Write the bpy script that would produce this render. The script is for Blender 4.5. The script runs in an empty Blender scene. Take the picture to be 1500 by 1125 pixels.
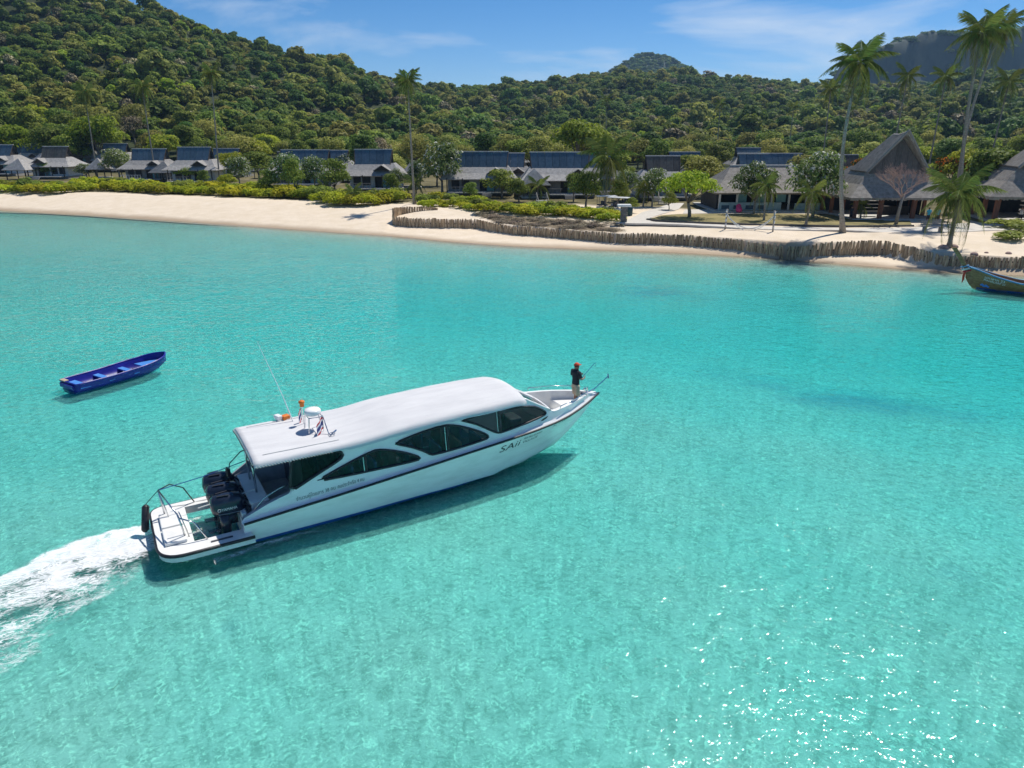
import bpy, bmesh, math, random
import numpy as np
from mathutils import Vector, Matrix, noise as mnoise

random.seed(7)
RNG = np.random.default_rng(7)
R = math.radians
scene = bpy.context.scene
COL = scene.collection

# ------------------------------------------------------------------ camera
CAM_H, F_PX, Y_HOR = 12.0, 1041.0, 192.0
PITCH = math.atan((562.5 - Y_HOR) / F_PX)
cam_d = bpy.data.cameras.new('camera')
cam_d.sensor_width = 36.0
cam_d.lens = 36.0 * F_PX / 1500.0
cam_d.clip_start = 0.1
cam_d.clip_end = 9000.0
cam = bpy.data.objects.new('camera', cam_d)
cam.location = (0, 0, CAM_H)
cam.rotation_euler = (math.pi / 2 - PITCH, 0, 0)
COL.objects.link(cam)
scene.camera = cam

# ------------------------------------------------------------------ sky, sun, exposure
SUN_AZ, SUN_EL = R(41.0), R(60.0)
HAZE_D = 0.00013          # azimuth clockwise from +Y
world = bpy.data.worlds.new('World')
scene.world = world
world.use_nodes = True
wn, wl = world.node_tree.nodes, world.node_tree.links
wn.clear()
w_out = wn.new('ShaderNodeOutputWorld')
w_bg = wn.new('ShaderNodeBackground')
w_bg.inputs['Strength'].default_value = 0.098
w_sky = wn.new('ShaderNodeTexSky')
w_sky.sky_type = 'NISHITA'
w_sky.sun_disc = False
w_sky.sun_elevation = SUN_EL
w_sky.sun_rotation = SUN_AZ
w_sky.altitude = 0.0
w_sky.air_density = 0.6
w_sky.dust_density = 0.0
w_sky.ozone_density = 2.5
# thin streaky cirrus everywhere in the sky
w_tc = wn.new('ShaderNodeTexCoord')
w_map = wn.new('ShaderNodeMapping')
w_map.inputs['Rotation'].default_value = (0, 0, R(35))
w_map.inputs['Location'].default_value = (1.650, 1.037, 1.832)
w_map.inputs['Scale'].default_value = (1.3, 2.6, 6.0)
w_n = wn.new('ShaderNodeTexNoise')
w_n.inputs['Scale'].default_value = 1.9
w_n.inputs['Detail'].default_value = 9.0
w_n.inputs['Roughness'].default_value = 0.56
w_n.inputs['Distortion'].default_value = 0.5
w_rmp = wn.new('ShaderNodeValToRGB')
w_rmp.color_ramp.elements[0].position = 0.53
w_rmp.color_ramp.elements[1].position = 0.80
w_rmp.color_ramp.elements[1].color = (0.95, 0.95, 0.95, 1)
w_mix = wn.new('ShaderNodeMixRGB')
w_mix.inputs['Color2'].default_value = (7.4, 8.0, 8.6, 1)
w_hs = wn.new('ShaderNodeHueSaturation')
w_hs.inputs['Saturation'].default_value = 1.34
wl.new(w_tc.outputs['Generated'], w_map.inputs['Vector'])
wl.new(w_map.outputs['Vector'], w_n.inputs['Vector'])
wl.new(w_n.outputs['Fac'], w_rmp.inputs['Fac'])
wl.new(w_rmp.outputs['Color'], w_mix.inputs['Fac'])
wl.new(w_sky.outputs['Color'], w_hs.inputs['Color'])
wl.new(w_hs.outputs['Color'], w_mix.inputs['Color1'])
wl.new(w_mix.outputs['Color'], w_bg.inputs['Color'])
wl.new(w_bg.outputs['Background'], w_out.inputs['Surface'])

sun_d = bpy.data.lights.new('sun', 'SUN')
sun_d.energy = 4.2
sun_d.angle = R(0.53)
sun_d.color = (1.0, 0.95, 0.86)
sun = bpy.data.objects.new('sun', sun_d)
sun_dir = Vector((math.sin(SUN_AZ) * math.cos(SUN_EL), math.cos(SUN_AZ) * math.cos(SUN_EL), math.sin(SUN_EL)))
sun.rotation_euler = (-sun_dir).to_track_quat('-Z', 'Y').to_euler()
sun.location = (30, 40, 80)
COL.objects.link(sun)

vs = scene.view_settings
vs.view_transform = 'Standard'
vs.look = 'None'
vs.gamma = 1.0
vs.use_curve_mapping = False
vs.exposure = 0.25
scene.render.engine = 'CYCLES'
cy = scene.cycles
cy.use_denoising = True
try:
    cy.denoiser = 'OPENIMAGEDENOISE'
    cy.denoising_input_passes = 'RGB_ALBEDO_NORMAL'
    cy.denoising_prefilter = 'ACCURATE'
except Exception:
    pass
cy.max_bounces = 8
cy.diffuse_bounces = 3
cy.glossy_bounces = 3
cy.transmission_bounces = 6
cy.transparent_max_bounces = 24
cy.volume_bounces = 0
cy.caustics_reflective = True
cy.caustics_refractive = True
cy.blur_glossy = 1.0
cy.sample_clamp_indirect = 3.0

# ------------------------------------------------------------------ pixel helpers (photo pixel -> direction)
_c, _s = math.cos(PITCH), math.sin(PITCH)
def ray(px, py):
    a, b = px - 750.0, 562.5 - py
    return (a, F_PX * _c + b * _s, -F_PX * _s + b * _c)
def at_z(px, py, z=0.0):
    d = ray(px, py); t = (z - CAM_H) / d[2]
    return Vector((d[0] * t, d[1] * t, z))
def at_y(px, py, y):
    d = ray(px, py); t = y / d[1]
    return Vector((d[0] * t, y, CAM_H + d[2] * t))
def smooth(a, b, x):
    t = np.clip((np.asarray(x, float) - a) / (b - a), 0, 1)
    return t * t * (3 - 2 * t)

# ------------------------------------------------------------------ materials
MATS = {}
def new_mat(name):
    m = bpy.data.materials.new(name); m.use_nodes = True
    m.node_tree.nodes.clear()
    MATS[name] = m
    return m, m.node_tree.nodes, m.node_tree.links
def rgba(c): return (c[0], c[1], c[2], 1.0)
def pmat(name, c1, c2=None, rough=0.6, scale=3.0, detail=5, metallic=0.0, spec=0.5, bump=0.0, bump_scale=None,
         stretch=(1, 1, 1), coords='Object', rnd=0.0, lo=0.35, hi=0.65, sheen=0.0):
    """principled with noise between two colours, optional bump and per-object variation"""
    m, n, l = new_mat(name)
    out = n.new('ShaderNodeOutputMaterial'); b = n.new('ShaderNodeBsdfPrincipled')
    l.new(b.outputs[0], out.inputs[0])
    b.inputs['Roughness'].default_value = rough
    b.inputs['Metallic'].default_value = metallic
    b.inputs['Specular IOR Level'].default_value = spec
    if c2 is None and not bump:
        b.inputs['Base Color'].default_value = rgba(c1); return m
    tc = n.new('ShaderNodeTexCoord'); mp = n.new('ShaderNodeMapping')
    mp.inputs['Scale'].default_value = stretch
    l.new(tc.outputs[coords], mp.inputs[0])
    src = mp.outputs[0]
    if rnd:
        oi = n.new('ShaderNodeObjectInfo'); add = n.new('ShaderNodeVectorMath'); add.operation = 'ADD'
        mul = n.new('ShaderNodeMath'); mul.operation = 'MULTIPLY'; mul.inputs[1].default_value = 37.0
        l.new(oi.outputs['Random'], mul.inputs[0]); l.new(mul.outputs[0], add.inputs[1]); l.new(src, add.inputs[0]); src = add.outputs[0]
    nz = n.new('ShaderNodeTexNoise'); nz.inputs['Scale'].default_value = scale; nz.inputs['Detail'].default_value = detail
    nz.inputs['Roughness'].default_value = 0.62
    l.new(src, nz.inputs['Vector'])
    rp = n.new('ShaderNodeValToRGB')
    rp.color_ramp.elements[0].position = lo; rp.color_ramp.elements[1].position = hi
    rp.color_ramp.elements[0].color = rgba(c1); rp.color_ramp.elements[1].color = rgba(c2 or c1)
    l.new(nz.outputs['Fac'], rp.inputs[0])
    col = rp.outputs[0]
    if rnd:
        hs = n.new('ShaderNodeHueSaturation'); ma = n.new('ShaderNodeMapRange')
        ma.inputs['To Min'].default_value = 1 - rnd; ma.inputs['To Max'].default_value = 1 + rnd
        l.new(oi.outputs['Random'], ma.inputs['Value']); l.new(ma.outputs[0], hs.inputs['Value'])
        l.new(col, hs.inputs['Color']); col = hs.outputs[0]
    l.new(col, b.inputs['Base Color'])
    if bump:
        n2 = n.new('ShaderNodeTexNoise'); n2.inputs['Scale'].default_value = bump_scale or scale * 4; n2.inputs['Detail'].default_value = 4
        l.new(src, n2.inputs['Vector'])
        bp = n.new('ShaderNodeBump'); bp.inputs['Strength'].default_value = bump; bp.inputs['Distance'].default_value = 0.05
        l.new(n2.outputs['Fac'], bp.inputs['Height']); l.new(bp.outputs[0], b.inputs['Normal'])
    return m

# ------------------------------------------------------------------ mesh builder
class MB:
    def __init__(self): self.v = []; self.f = []; self.mi = []; self.cur = 0
    def add(self, vs, fs):
        o = len(self.v); self.v.extend([tuple(p) for p in vs])
        for f in fs: self.f.append(tuple(i + o for i in f)); self.mi.append(self.cur)
        return self
    def box(self, c, s, rz=0.0, rot=None, taper=1.0):
        x, y, z = s[0] / 2, s[1] / 2, s[2] / 2
        pts = [(-x, -y, -z), (x, -y, -z), (x, y, -z), (-x, y, -z), (-x * taper, -y * taper, z), (x * taper, -y * taper, z), (x * taper, y * taper, z), (-x * taper, y * taper, z)]
        M = rot if rot is not None else Matrix.Rotation(rz, 3, 'Z')
        pts = [M @ Vector(p) + Vector(c) for p in pts]
        return self.add(pts, [(3, 2, 1, 0), (4, 5, 6, 7), (0, 1, 5, 4), (1, 2, 6, 5), (2, 3, 7, 6), (3, 0, 4, 7)])
    def tube(self, path, rad, n=8, caps=True, closed=False):
        path = [Vector(p) for p in path]; k = len(path)
        rads = rad if isinstance(rad, (list, tuple)) else [rad] * k
        rings = []; up = Vector((0, 0, 1)); prev = None
        for i, p in enumerate(path):
            a = path[(i - 1) % k] if closed else path[max(i - 1, 0)]; b = path[(i + 1) % k] if closed else path[min(i + 1, k - 1)]
            t = (b - a)
            t = t.normalized() if t.length > 1e-9 else Vector((0, 0, 1))
            if prev is None:
                ref = up if abs(t.dot(up)) < 0.95 else Vector((1, 0, 0))
                nn = t.cross(ref).normalized()
            else:
                nn = (prev - t * prev.dot(t))
                nn = nn.normalized() if nn.length > 1e-6 else t.orthogonal().normalized()
            prev = nn; bb = t.cross(nn)
            rings.append([p + (nn * math.cos(2 * math.pi * j / n) + bb * math.sin(2 * math.pi * j / n)) * rads[i] for j in range(n)])
        vs = [q for r in rings for q in r]; fs = []
        for i in range(k if closed else k - 1):
            i2 = (i + 1) % k
            for j in range(n):
                fs.append((i * n + j, i * n + (j + 1) % n, i2 * n + (j + 1) % n, i2 * n + j))
        if caps and not closed:
            fs.append(tuple(range(n - 1, -1, -1))); fs.append(tuple((k - 1) * n + j for j in range(n)))
        return self.add(vs, fs)
    def grid(self, rows, closed_u=False):
        """rows: list of equally long point lists"""
        n = len(rows[0]); vs = [p for r in rows for p in r]; fs = []
        for i in range(len(rows) - 1):
            for j in range(n if closed_u else n - 1):
                j2 = (j + 1) % n
                fs.append((i * n + j, i * n + j2, (i + 1) * n + j2, (i + 1) * n + j))
        return self.add(vs, fs)
    def lathe(self, c, prof, n=16, axis='Z'):
        rows = []
        for r, h in prof:
            ring = []
            for j in range(n):
                a = 2 * math.pi * j / n
                p = (r * math.cos(a), r * math.sin(a), h)
                if axis == 'X': p = (p[2], p[0], p[1])
                if axis == 'Y': p = (p[0], p[2], p[1])
                ring.append((c[0] + p[0], c[1] + p[1], c[2] + p[2]))
            rows.append(ring)
        self.grid(rows, True)
        o = len(self.v)
        return self.add(rows[0] + rows[-1], [tuple(range(n - 1, -1, -1)), tuple(range(n, 2 * n))])
    def ball(self, c, r, seg=10, rings=6, rot=None):
        rr = r if isinstance(r, (list, tuple)) else (r, r, r)
        rows = []
        for i in range(rings + 1):
            t = math.pi * i / rings
            row = []
            for j in range(seg):
                a = 2 * math.pi * j / seg
                p = Vector((rr[0] * math.sin(t) * math.cos(a), rr[1] * math.sin(t) * math.sin(a), rr[2] * math.cos(t)))
                if rot is not None: p = rot @ p
                row.append(p + Vector(c))
            rows.append(row)
        return self.grid(rows, True)
    def prism(self, poly, z0, z1):
        n = len(poly)
        vs = [(p[0], p[1], z0) for p in poly] + [(p[0], p[1], z1) for p in poly]
        return self.add(vs, [tuple(range(n - 1, -1, -1)), tuple(range(n, 2 * n))] + [(i, (i + 1) % n, n + (i + 1) % n, n + i) for i in range(n)])
    def mesh(self, name, mats, smooth_=False, merge=0.0, fix=True):
        me = bpy.data.meshes.new(name)
        me.from_pydata([tuple(p) for p in self.v], [], self.f)
        mats = mats if isinstance(mats, (list, tuple)) else [mats]
        for m in mats: me.materials.append(MATS[m] if isinstance(m, str) else m)
        if len(mats) > 1: me.polygons.foreach_set('material_index', self.mi)
        if fix or merge:
            bm = bmesh.new(); bm.from_mesh(me)
            if merge: bmesh.ops.remove_doubles(bm, verts=bm.verts, dist=merge)
            if fix: bmesh.ops.recalc_face_normals(bm, faces=bm.faces)
            bm.to_mesh(me); bm.free()
        if smooth_: me.shade_smooth()
        me.update()
        return me
    def build(self, name, mats, parent=None, smooth_=False, loc=None, merge=0.0, fix=True, bevel=0.0, rz=0.0):
        o = bpy.data.objects.new(name, self.mesh(name, mats, smooth_, merge, fix))
        COL.objects.link(o)
        if parent is not None: o.parent = parent
        if loc is not None: o.location = loc
        if rz: o.rotation_euler.z = rz
        if bevel:
            bv = o.modifiers.new('bevel', 'BEVEL'); bv.width = bevel; bv.segments = 2; bv.limit_method = 'ANGLE'
        return o

def tag(o, label=None, cat=None, group=None, kind=None):
    if label: o['label'] = label
    if cat: o['category'] = cat
    if group: o['group'] = group
    if kind: o['kind'] = kind
    return o
def thing(name, loc, rz, label, cat, group=None):
    o = bpy.data.objects.new(name, None); o.empty_display_size = 0.3
    COL.objects.link(o); o.location = loc; o.rotation_euler = (0, 0, rz)
    return tag(o, label, cat, group)
def inst(name, mesh, parent=None, loc=(0, 0, 0), rz=0.0, sc=(1, 1, 1), rot=None):
    o = bpy.data.objects.new(name, mesh); COL.objects.link(o)
    if parent is not None: o.parent = parent
    o.location = loc; o.rotation_euler = rot if rot is not None else (0, 0, rz); o.scale = sc if not isinstance(sc, (int, float)) else (sc,) * 3
    return o
# ------------------------------------------------------------------ terrain functions
WL_PX = [(0, 308), (130, 315), (250, 323), (420, 335), (580, 346), (660, 354), (750, 360.5), (900, 366), (1000, 370), (1100, 376), (1180, 382), (1290, 391), (1380, 398), (1500, 403)]
_wl = [at_z(x, y, 0.0) for x, y in WL_PX]
WLX = np.array([-1500, -400, -160] + [p.x for p in _wl] + [70, 150, 400, 1500])
WLY = np.array([700, 260, 152] + [p.y for p in _wl] + [52, 20, -60, -420])
_gx = np.arange(-1500, 1500.5, .5); _gy = np.interp(_gx, WLX, WLY)
def _gauss(sig):
    k = np.exp(-.5 * (np.arange(-int(sig * 8), int(sig * 8) + 1) * .5 / sig) ** 2); k /= k.sum(); h = len(k) // 2
    return np.convolve(np.concatenate([np.full(h, _gy[0]), _gy, np.full(h, _gy[-1])]), k, 'valid')
_g1, _g2 = _gauss(1.2), _gauss(16.0)
def shore_y(x): return np.interp(x, _gx, _g1)
def shore_far(x): return np.interp(x, _gx, _g2)
# retaining fence line: pixel of the foot of the posts; z of the sand at its foot
FENCE_PX = [(577, 331), (605, 333), (650, 334.3), (700, 335), (725, 340), (752, 344), (790, 346.5), (830, 350), (870, 353.5), (910, 357), (960, 358), (1000, 359.5), (1036, 362.5),
            (1075, 366), (1106, 369.5), (1154, 375.5), (1185, 375.5), (1228, 374.5), (1262, 373.5), (1295, 374), (1320, 378), (1345, 383), (1384, 389.5), (1446, 392), (1500, 394), (1560, 398)]
FENCE_Z = 0.35
_fn = [at_z(x, y, FENCE_Z) for x, y in FENCE_PX]
FNX = np.array([p.x for p in _fn]); FNY = np.array([p.y for p in _fn])
def fence_y(x): return np.interp(x, FNX, FNY)

# hill skyline (photo pixel) and distance of the crest
SKY_PX = [(-500, -200, 430), (-250, -110, 430), (0, -45, 430), (120, -22, 440), (230, 4, 440), (300, 34, 450), (400, 64, 470), (480, 80, 490), (540, 103, 520), (600, 117, 560), (660, 127, 620),
          (720, 123, 650), (800, 116, 680), (860, 106, 690), (900, 102, 700), (1000, 105, 700), (1060, 110, 700), (1130, 116, 700), (1200, 121, 680), (1300, 120, 660), (1360, 122, 620), (1410, 108, 600), (1460, 102, 600),
          (1500, 104, 600), (1700, 90, 600), (2100, 60, 600)]
_sa, _sz, _sd = [], [], []
for px, py, d in SKY_PX:
    r_ = ray(px, py); _sa.append(r_[0] / r_[1]); _sz.append(CAM_H + r_[2] / r_[1] * d - 5.0); _sd.append(d)
_sa, _sz, _sd = map(np.array, (_sa, _sz, _sd))
_ph = RNG.uniform(0, 6.28, 12)
def lumps(x, y):
    return (np.sin(x * .021 + _ph[0]) * np.cos(y * .017 + _ph[1]) + .6 * np.sin(x * .047 + y * .031 + _ph[2]) + .4 * np.cos(x * .083 - y * .07 + _ph[3]))
def height(x, y):
    x = np.asarray(x, float); y = np.asarray(y, float)
    d = y - shore_y(x)
    s = d * 0.88
    # sea bed: gentle, with a slightly deeper trough off the beach and a shoal towards the camera
    # (depths are the apparent, foreshortened ones seen through the surface)
    sf = (y - shore_far(x)) * .88; wf = smooth(4, 14, -s); se = s * (1 - wf) + np.minimum(sf, -2) * wf
    dep = -0.04 * np.minimum(-se, 12) - 0.013 * np.clip(-se - 12, 0, 16) + 0.018 * np.clip(-se - 30, 0, 14) + .002 * np.clip(-se - 46, 0, 26)
    dep = dep - 0.05 * np.sin(x * .13 + 1.0) * np.sin(y * .11 + .4) * smooth(6, 16, -s) - 0.03 * np.sin(x * .7 + y * .45) * np.sin(y * .52 - x * .2) * smooth(3, 10, -s)
    # beach
    wb = np.interp(x, [-90, -40, -12, 0, 8], [11, 13, 17, 14, 12])
    zb = np.where(s < wb, 1.75 * (s / wb) * (1.25 - .25 * s / wb), 1.75)
    zb = zb + 0.25 * smooth(wb, wb + 30, s)
    # right part: low sand in front of the post fence, level sand behind it
    fy = fence_y(x)
    low = np.where(d < (fy - shore_y(x)), FENCE_Z * np.clip(d / np.maximum(fy - shore_y(x), .5), 0, 1), FENCE_Z)
    step = smooth(0.05, 0.55, y - fy)
    rise = np.interp(x, [-14, -4, 5, 20, 30, 48], [1.05, 1.0, 1.05, 1.05, 1.3, .9])
    zf = low + step * rise + smooth(1, 9, y - fy) * (1.95 - FENCE_Z - rise)
    wgt = smooth(FNX[0] - 0.5, FNX[0] + 0.1, x)
    zl = zb * (1 - wgt) + zf * wgt
    z = np.where(d < 0, dep, zl)
    z = z + np.where(d > 8, 0.04 * np.sin(x * .6) * np.sin(y * .45 + x * .2), 0)
    # hills behind the resort
    yy = np.maximum(y, 60.0)
    a = x / yy
    zr = np.interp(a, _sa, _sz); dr = np.interp(a, _sa, _sd)
    d0 = np.interp(a, [-1.2, -.7, -.4, 0, .4, .9], [185, 188, 195, 230, 230, 190])
    t = np.clip((y - d0) / (dr - d0), 0, 1.6)
    prof = np.where(t < 1, t ** 1.25 * (1 - .10 * np.sin(math.pi * t)), 1 - .35 * (t - 1))
    hz = np.maximum(zr - 2.2, 0) * prof + lumps(x, y) * 5.0 * smooth(.05, .35, t) * (1 - smooth(.75, 1.0, t))
    hz = np.where(t >= 1.6, np.maximum(zr - 2.2, 0) * .79, hz) * (1 - .99 * smooth(900, 1300, y))
    return z + np.where(y > d0, np.maximum(hz, 0), 0)
def hgt(x, y): return float(height(x, y))
def ground_at(px, py, tol=0.02):
    """where the sight line of a photo pixel meets the terrain"""
    d = np.array(ray(px, py)); ys = np.concatenate([np.arange(40, 260, .25), np.arange(260, 900, 1.0)])
    xs = d[0] / d[1] * ys; zs = CAM_H + d[2] / d[1] * ys
    hit = np.nonzero(zs <= height(xs, ys))[0]
    i = hit[0] if len(hit) else len(ys) - 1
    x, y = xs[i], ys[i]
    return Vector((x, y, hgt(x, y)))

def build_ground():
    xs = np.concatenate([np.array([-2600, -1800, -1200, -800, -600, -480]), np.arange(-400, -100, 8.0), np.arange(-100, -16, 1.4), np.arange(-16, 56, .45), np.arange(56, 110, 2.0),
                         np.arange(110, 420, 8.0), np.array([480, 600, 800, 1200, 1800, 2600])])
    off = np.concatenate([np.array([-1500, -900, -500, -300, -220, -170, -140, -120]), np.arange(-108, -60, 1.5), np.arange(-60, -6, 1.0), np.arange(-6, 14, .22), np.arange(14, 60, 1.0),
                          np.arange(60, 200, 5.0), np.arange(200, 900, 12.0), np.array([950, 1050, 1200, 1500, 2200, 3500])])
    X = np.repeat(xs[:, None], len(off), 1); Y = shore_y(X) + off[None, :]
    Z = height(X, Y)
    Z = np.where(off[None, :] < -140, np.maximum(Z, -2.0), Z)
    n, m = X.shape
    V = np.stack([X, Y, Z], -1).reshape(-1, 3)
    idx = np.arange(n * m).reshape(n, m)
    Fq = np.stack([idx[:-1, :-1], idx[1:, :-1], idx[1:, 1:], idx[:-1, 1:]], -1).reshape(-1, 4)
    me = bpy.data.meshes.new('ground'); me.from_pydata(V.tolist(), [], Fq.tolist())
    # painted-by-place attributes: how far from the water line (m) and height
    s = (Y - shore_y(X)).reshape(-1)
    at = me.attributes.new('shore', 'FLOAT', 'POINT'); at.data.foreach_set('value', s.astype(np.float32))
    wb = np.interp(X, [-90, -40, -12, 0, 8], [11, 13, 17, 14, 12]).reshape(-1) / .88
    fy = fence_y(X).reshape(-1); xx = X.reshape(-1); yy = Y.reshape(-1)
    veg = np.where(xx < FNX[0], smooth(2, 6, s - wb), smooth(13.5, 15.5, yy - fy) )
    # dry scrub on the point behind the left stretch of the fence
    scrub = np.exp(-(((xx - 4.0) / 9.0) ** 2 + ((yy - fy - 3.5 - (xx - 4) * -.12) / 3.2) ** 2) ** 2) * (yy > fy + .6)
    veg = np.where((xx > 9.0) & (xx < 55), smooth(24, 28, yy - fy), veg)
    av = me.attributes.new('veg', 'FLOAT', 'POINT'); av.data.foreach_set('value', veg.astype(np.float32))
    ah = me.attributes.new('hill', 'FLOAT', 'POINT'); ah.data.foreach_set('value', smooth(175, 200, yy).astype(np.float32))
    asb = me.attributes.new('scrub', 'FLOAT', 'POINT'); asb.data.foreach_set('value', scrub.astype(np.float32))
    # sea grass patches and coral rubble on the sea floor
    g = np.zeros(len(xx))
    for px, py, rx, ry, k in [(1215, 612, 3.2, .8, 1.0), (1290, 625, 3.0, .5, 1.0), (1120, 590, 3.0, .6, .8), (1040, 573, 2.6, .7, .6), (960, 446, 3.6, 1.0, 1.0), (1010, 455, 3.4, .7, .6), (1180, 474, 2.0, .7, .7),
                              (1400, 640, 4.0, .8, .6), (560, 430, 16, 2.2, .22), (200, 430, 18, 4, .2), (520, 398, 20, 2.0, .18), (340, 980, .7, .4, .5), (250, 1055, .5, .3, .6), (1390, 880, .8, .5, .5), (1080, 700, 3, .6, .3)]:
        p = at_z(px, py, -1.5)
        g += k * np.exp(-((xx - p.x) / rx) ** 2 - ((yy - p.y) / ry) ** 2)
    ag = me.attributes.new('weed', 'FLOAT', 'POINT'); ag.data.foreach_set('value', g.astype(np.float32))
    me.shade_smooth()
    m_, n_, l_ = new_mat('ground')
    out = n_.new('ShaderNodeOutputMaterial'); b = n_.new('ShaderNodeBsdfPrincipled'); l_.new(b.outputs[0], out.inputs[0])
    b.inputs['Roughness'].default_value = 0.9; b.inputs['Specular IOR Level'].default_value = 0.15
    geo = n_.new('ShaderNodeNewGeometry')
    def attr(nm):
        a = n_.new('ShaderNodeAttribute'); a.attribute_name = nm; return a.outputs['Fac']
    def noise(scale, det=5, rough=.6, dist=0.0):
        t = n_.new('ShaderNodeTexNoise'); t.inputs['Scale'].default_value = scale; t.inputs['Detail'].default_value = det; t.inputs['Roughness'].default_value = rough; t.inputs['Distortion'].default_value = dist
        l_.new(geo.outputs['Position'], t.inputs['Vector']); return t.outputs['Fac']
    def ramp(f, p0, c0, p1, c1):
        r = n_.new('ShaderNodeValToRGB'); r.color_ramp.elements[0].position = p0; r.color_ramp.elements[1].position = p1
        r.color_ramp.elements[0].color = rgba(c0); r.color_ramp.elements[1].color = rgba(c1); l_.new(f, r.inputs[0]); return r.outputs[0]
    def mix(f, a, c):
        x = n_.new('ShaderNodeMixRGB'); l_.new(f, x.inputs[0])
        for i, q in ((1, a), (2, c)):
            if isinstance(q, tuple): x.inputs[i].default_value = rgba(q)
            else: l_.new(q, x.inputs[i])
        return x.outputs[0]
    def mr(f, a, c, t0=0., t1=1.):
        x = n_.new('ShaderNodeMapRange'); x.interpolation_type = 'SMOOTHSTEP'; l_.new(f, x.inputs[0])
        for i, q in enumerate((a, c, t0, t1)): x.inputs[i + 1].default_value = q
        return x.outputs[0]
    def mth(op, a, c):
        x = n_.new('ShaderNodeMath'); x.operation = op
        for i, q in enumerate((a, c)):
            if isinstance(q, float): x.inputs[i].default_value = q
            else: l_.new(q, x.inputs[i])
        return x.outputs[0]
    sand = ramp(noise(.6, 8), .3, (.66, .55, .41), .7, (.75, .64, .51))
    sand = mix(mr(noise(2.2, 6, .7), .62, .75), sand, (.50, .38, .27))
    wet = (.40, .31, .22)
    sh = mth('ADD', attr('shore'), mth('MULTIPLY', mth('SUBTRACT', noise(.25, 4), .5), 2.2))
    land = mix(mr(sh, 0.1, 2.6, 1.0, 0.0), sand, wet)
    # sea bed: pale sand and rubble, with sunlight dapple painted in as finer mottle
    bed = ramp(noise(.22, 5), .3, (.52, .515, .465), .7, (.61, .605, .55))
    bed = mix(mr(noise(3.6, 6, .62, 1.1), .44, .62, 0.0, .80), bed, (.27, .31, .27))  # dim parts of the dapple, mixed into the bed colour
    bed = mix(mr(noise(5.2, 5, .60, 1.6), .53, .65, 0.0, .85), bed, (.92, .90, .77))  # bright parts of the dapple, light put into the bed colour
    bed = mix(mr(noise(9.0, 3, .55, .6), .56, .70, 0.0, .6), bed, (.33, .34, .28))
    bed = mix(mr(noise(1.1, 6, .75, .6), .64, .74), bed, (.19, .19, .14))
    weed_f = mth('MULTIPLY', mr(mth('ADD', attr('weed'), mth('MULTIPLY', mth('SUBTRACT', noise(.9, 6, .7), .5), .9)), .12, .85), .60)
    bed = mix(weed_f, bed, (.12, .24, .32))
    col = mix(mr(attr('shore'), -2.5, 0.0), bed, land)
    # soil and dry grass of the gardens and woods
    soil = ramp(noise(.35, 7), .35, (.085, .075, .035), .65, (.20, .17, .085))
    soil = mix(attr('hill'), soil, (.040, .052, .020))
    col = mix(mth('MULTIPLY', attr('veg'), mr(noise(.3, 6, .7), .25, .45, .75, 1.0)), col, soil)
    dry = ramp(noise(1.6, 7, .75), .35, (.13, .10, .065), .7, (.30, .24, .16))
    col = mix(mr(mth('ADD', attr('scrub'), mth('MULTIPLY', mth('SUBTRACT', noise(.8, 6, .7), .5), .7)), .3, .6), col, dry)
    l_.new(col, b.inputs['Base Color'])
    bp = n_.new('ShaderNodeBump'); bp.inputs['Strength'].default_value = .5; bp.inputs['Distance'].default_value = .12
    l_.new(noise(1.4, 6, .65), bp.inputs['Height']); l_.new(bp.outputs[0], b.inputs['Normal'])
    me.materials.append(m_)
    o = bpy.data.objects.new('ground', me); COL.objects.link(o)
    tag(o, 'pale sand beach, sea floor and wooded slopes of the bay', 'ground', kind='structure')
    return o
ground = build_ground()

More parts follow.
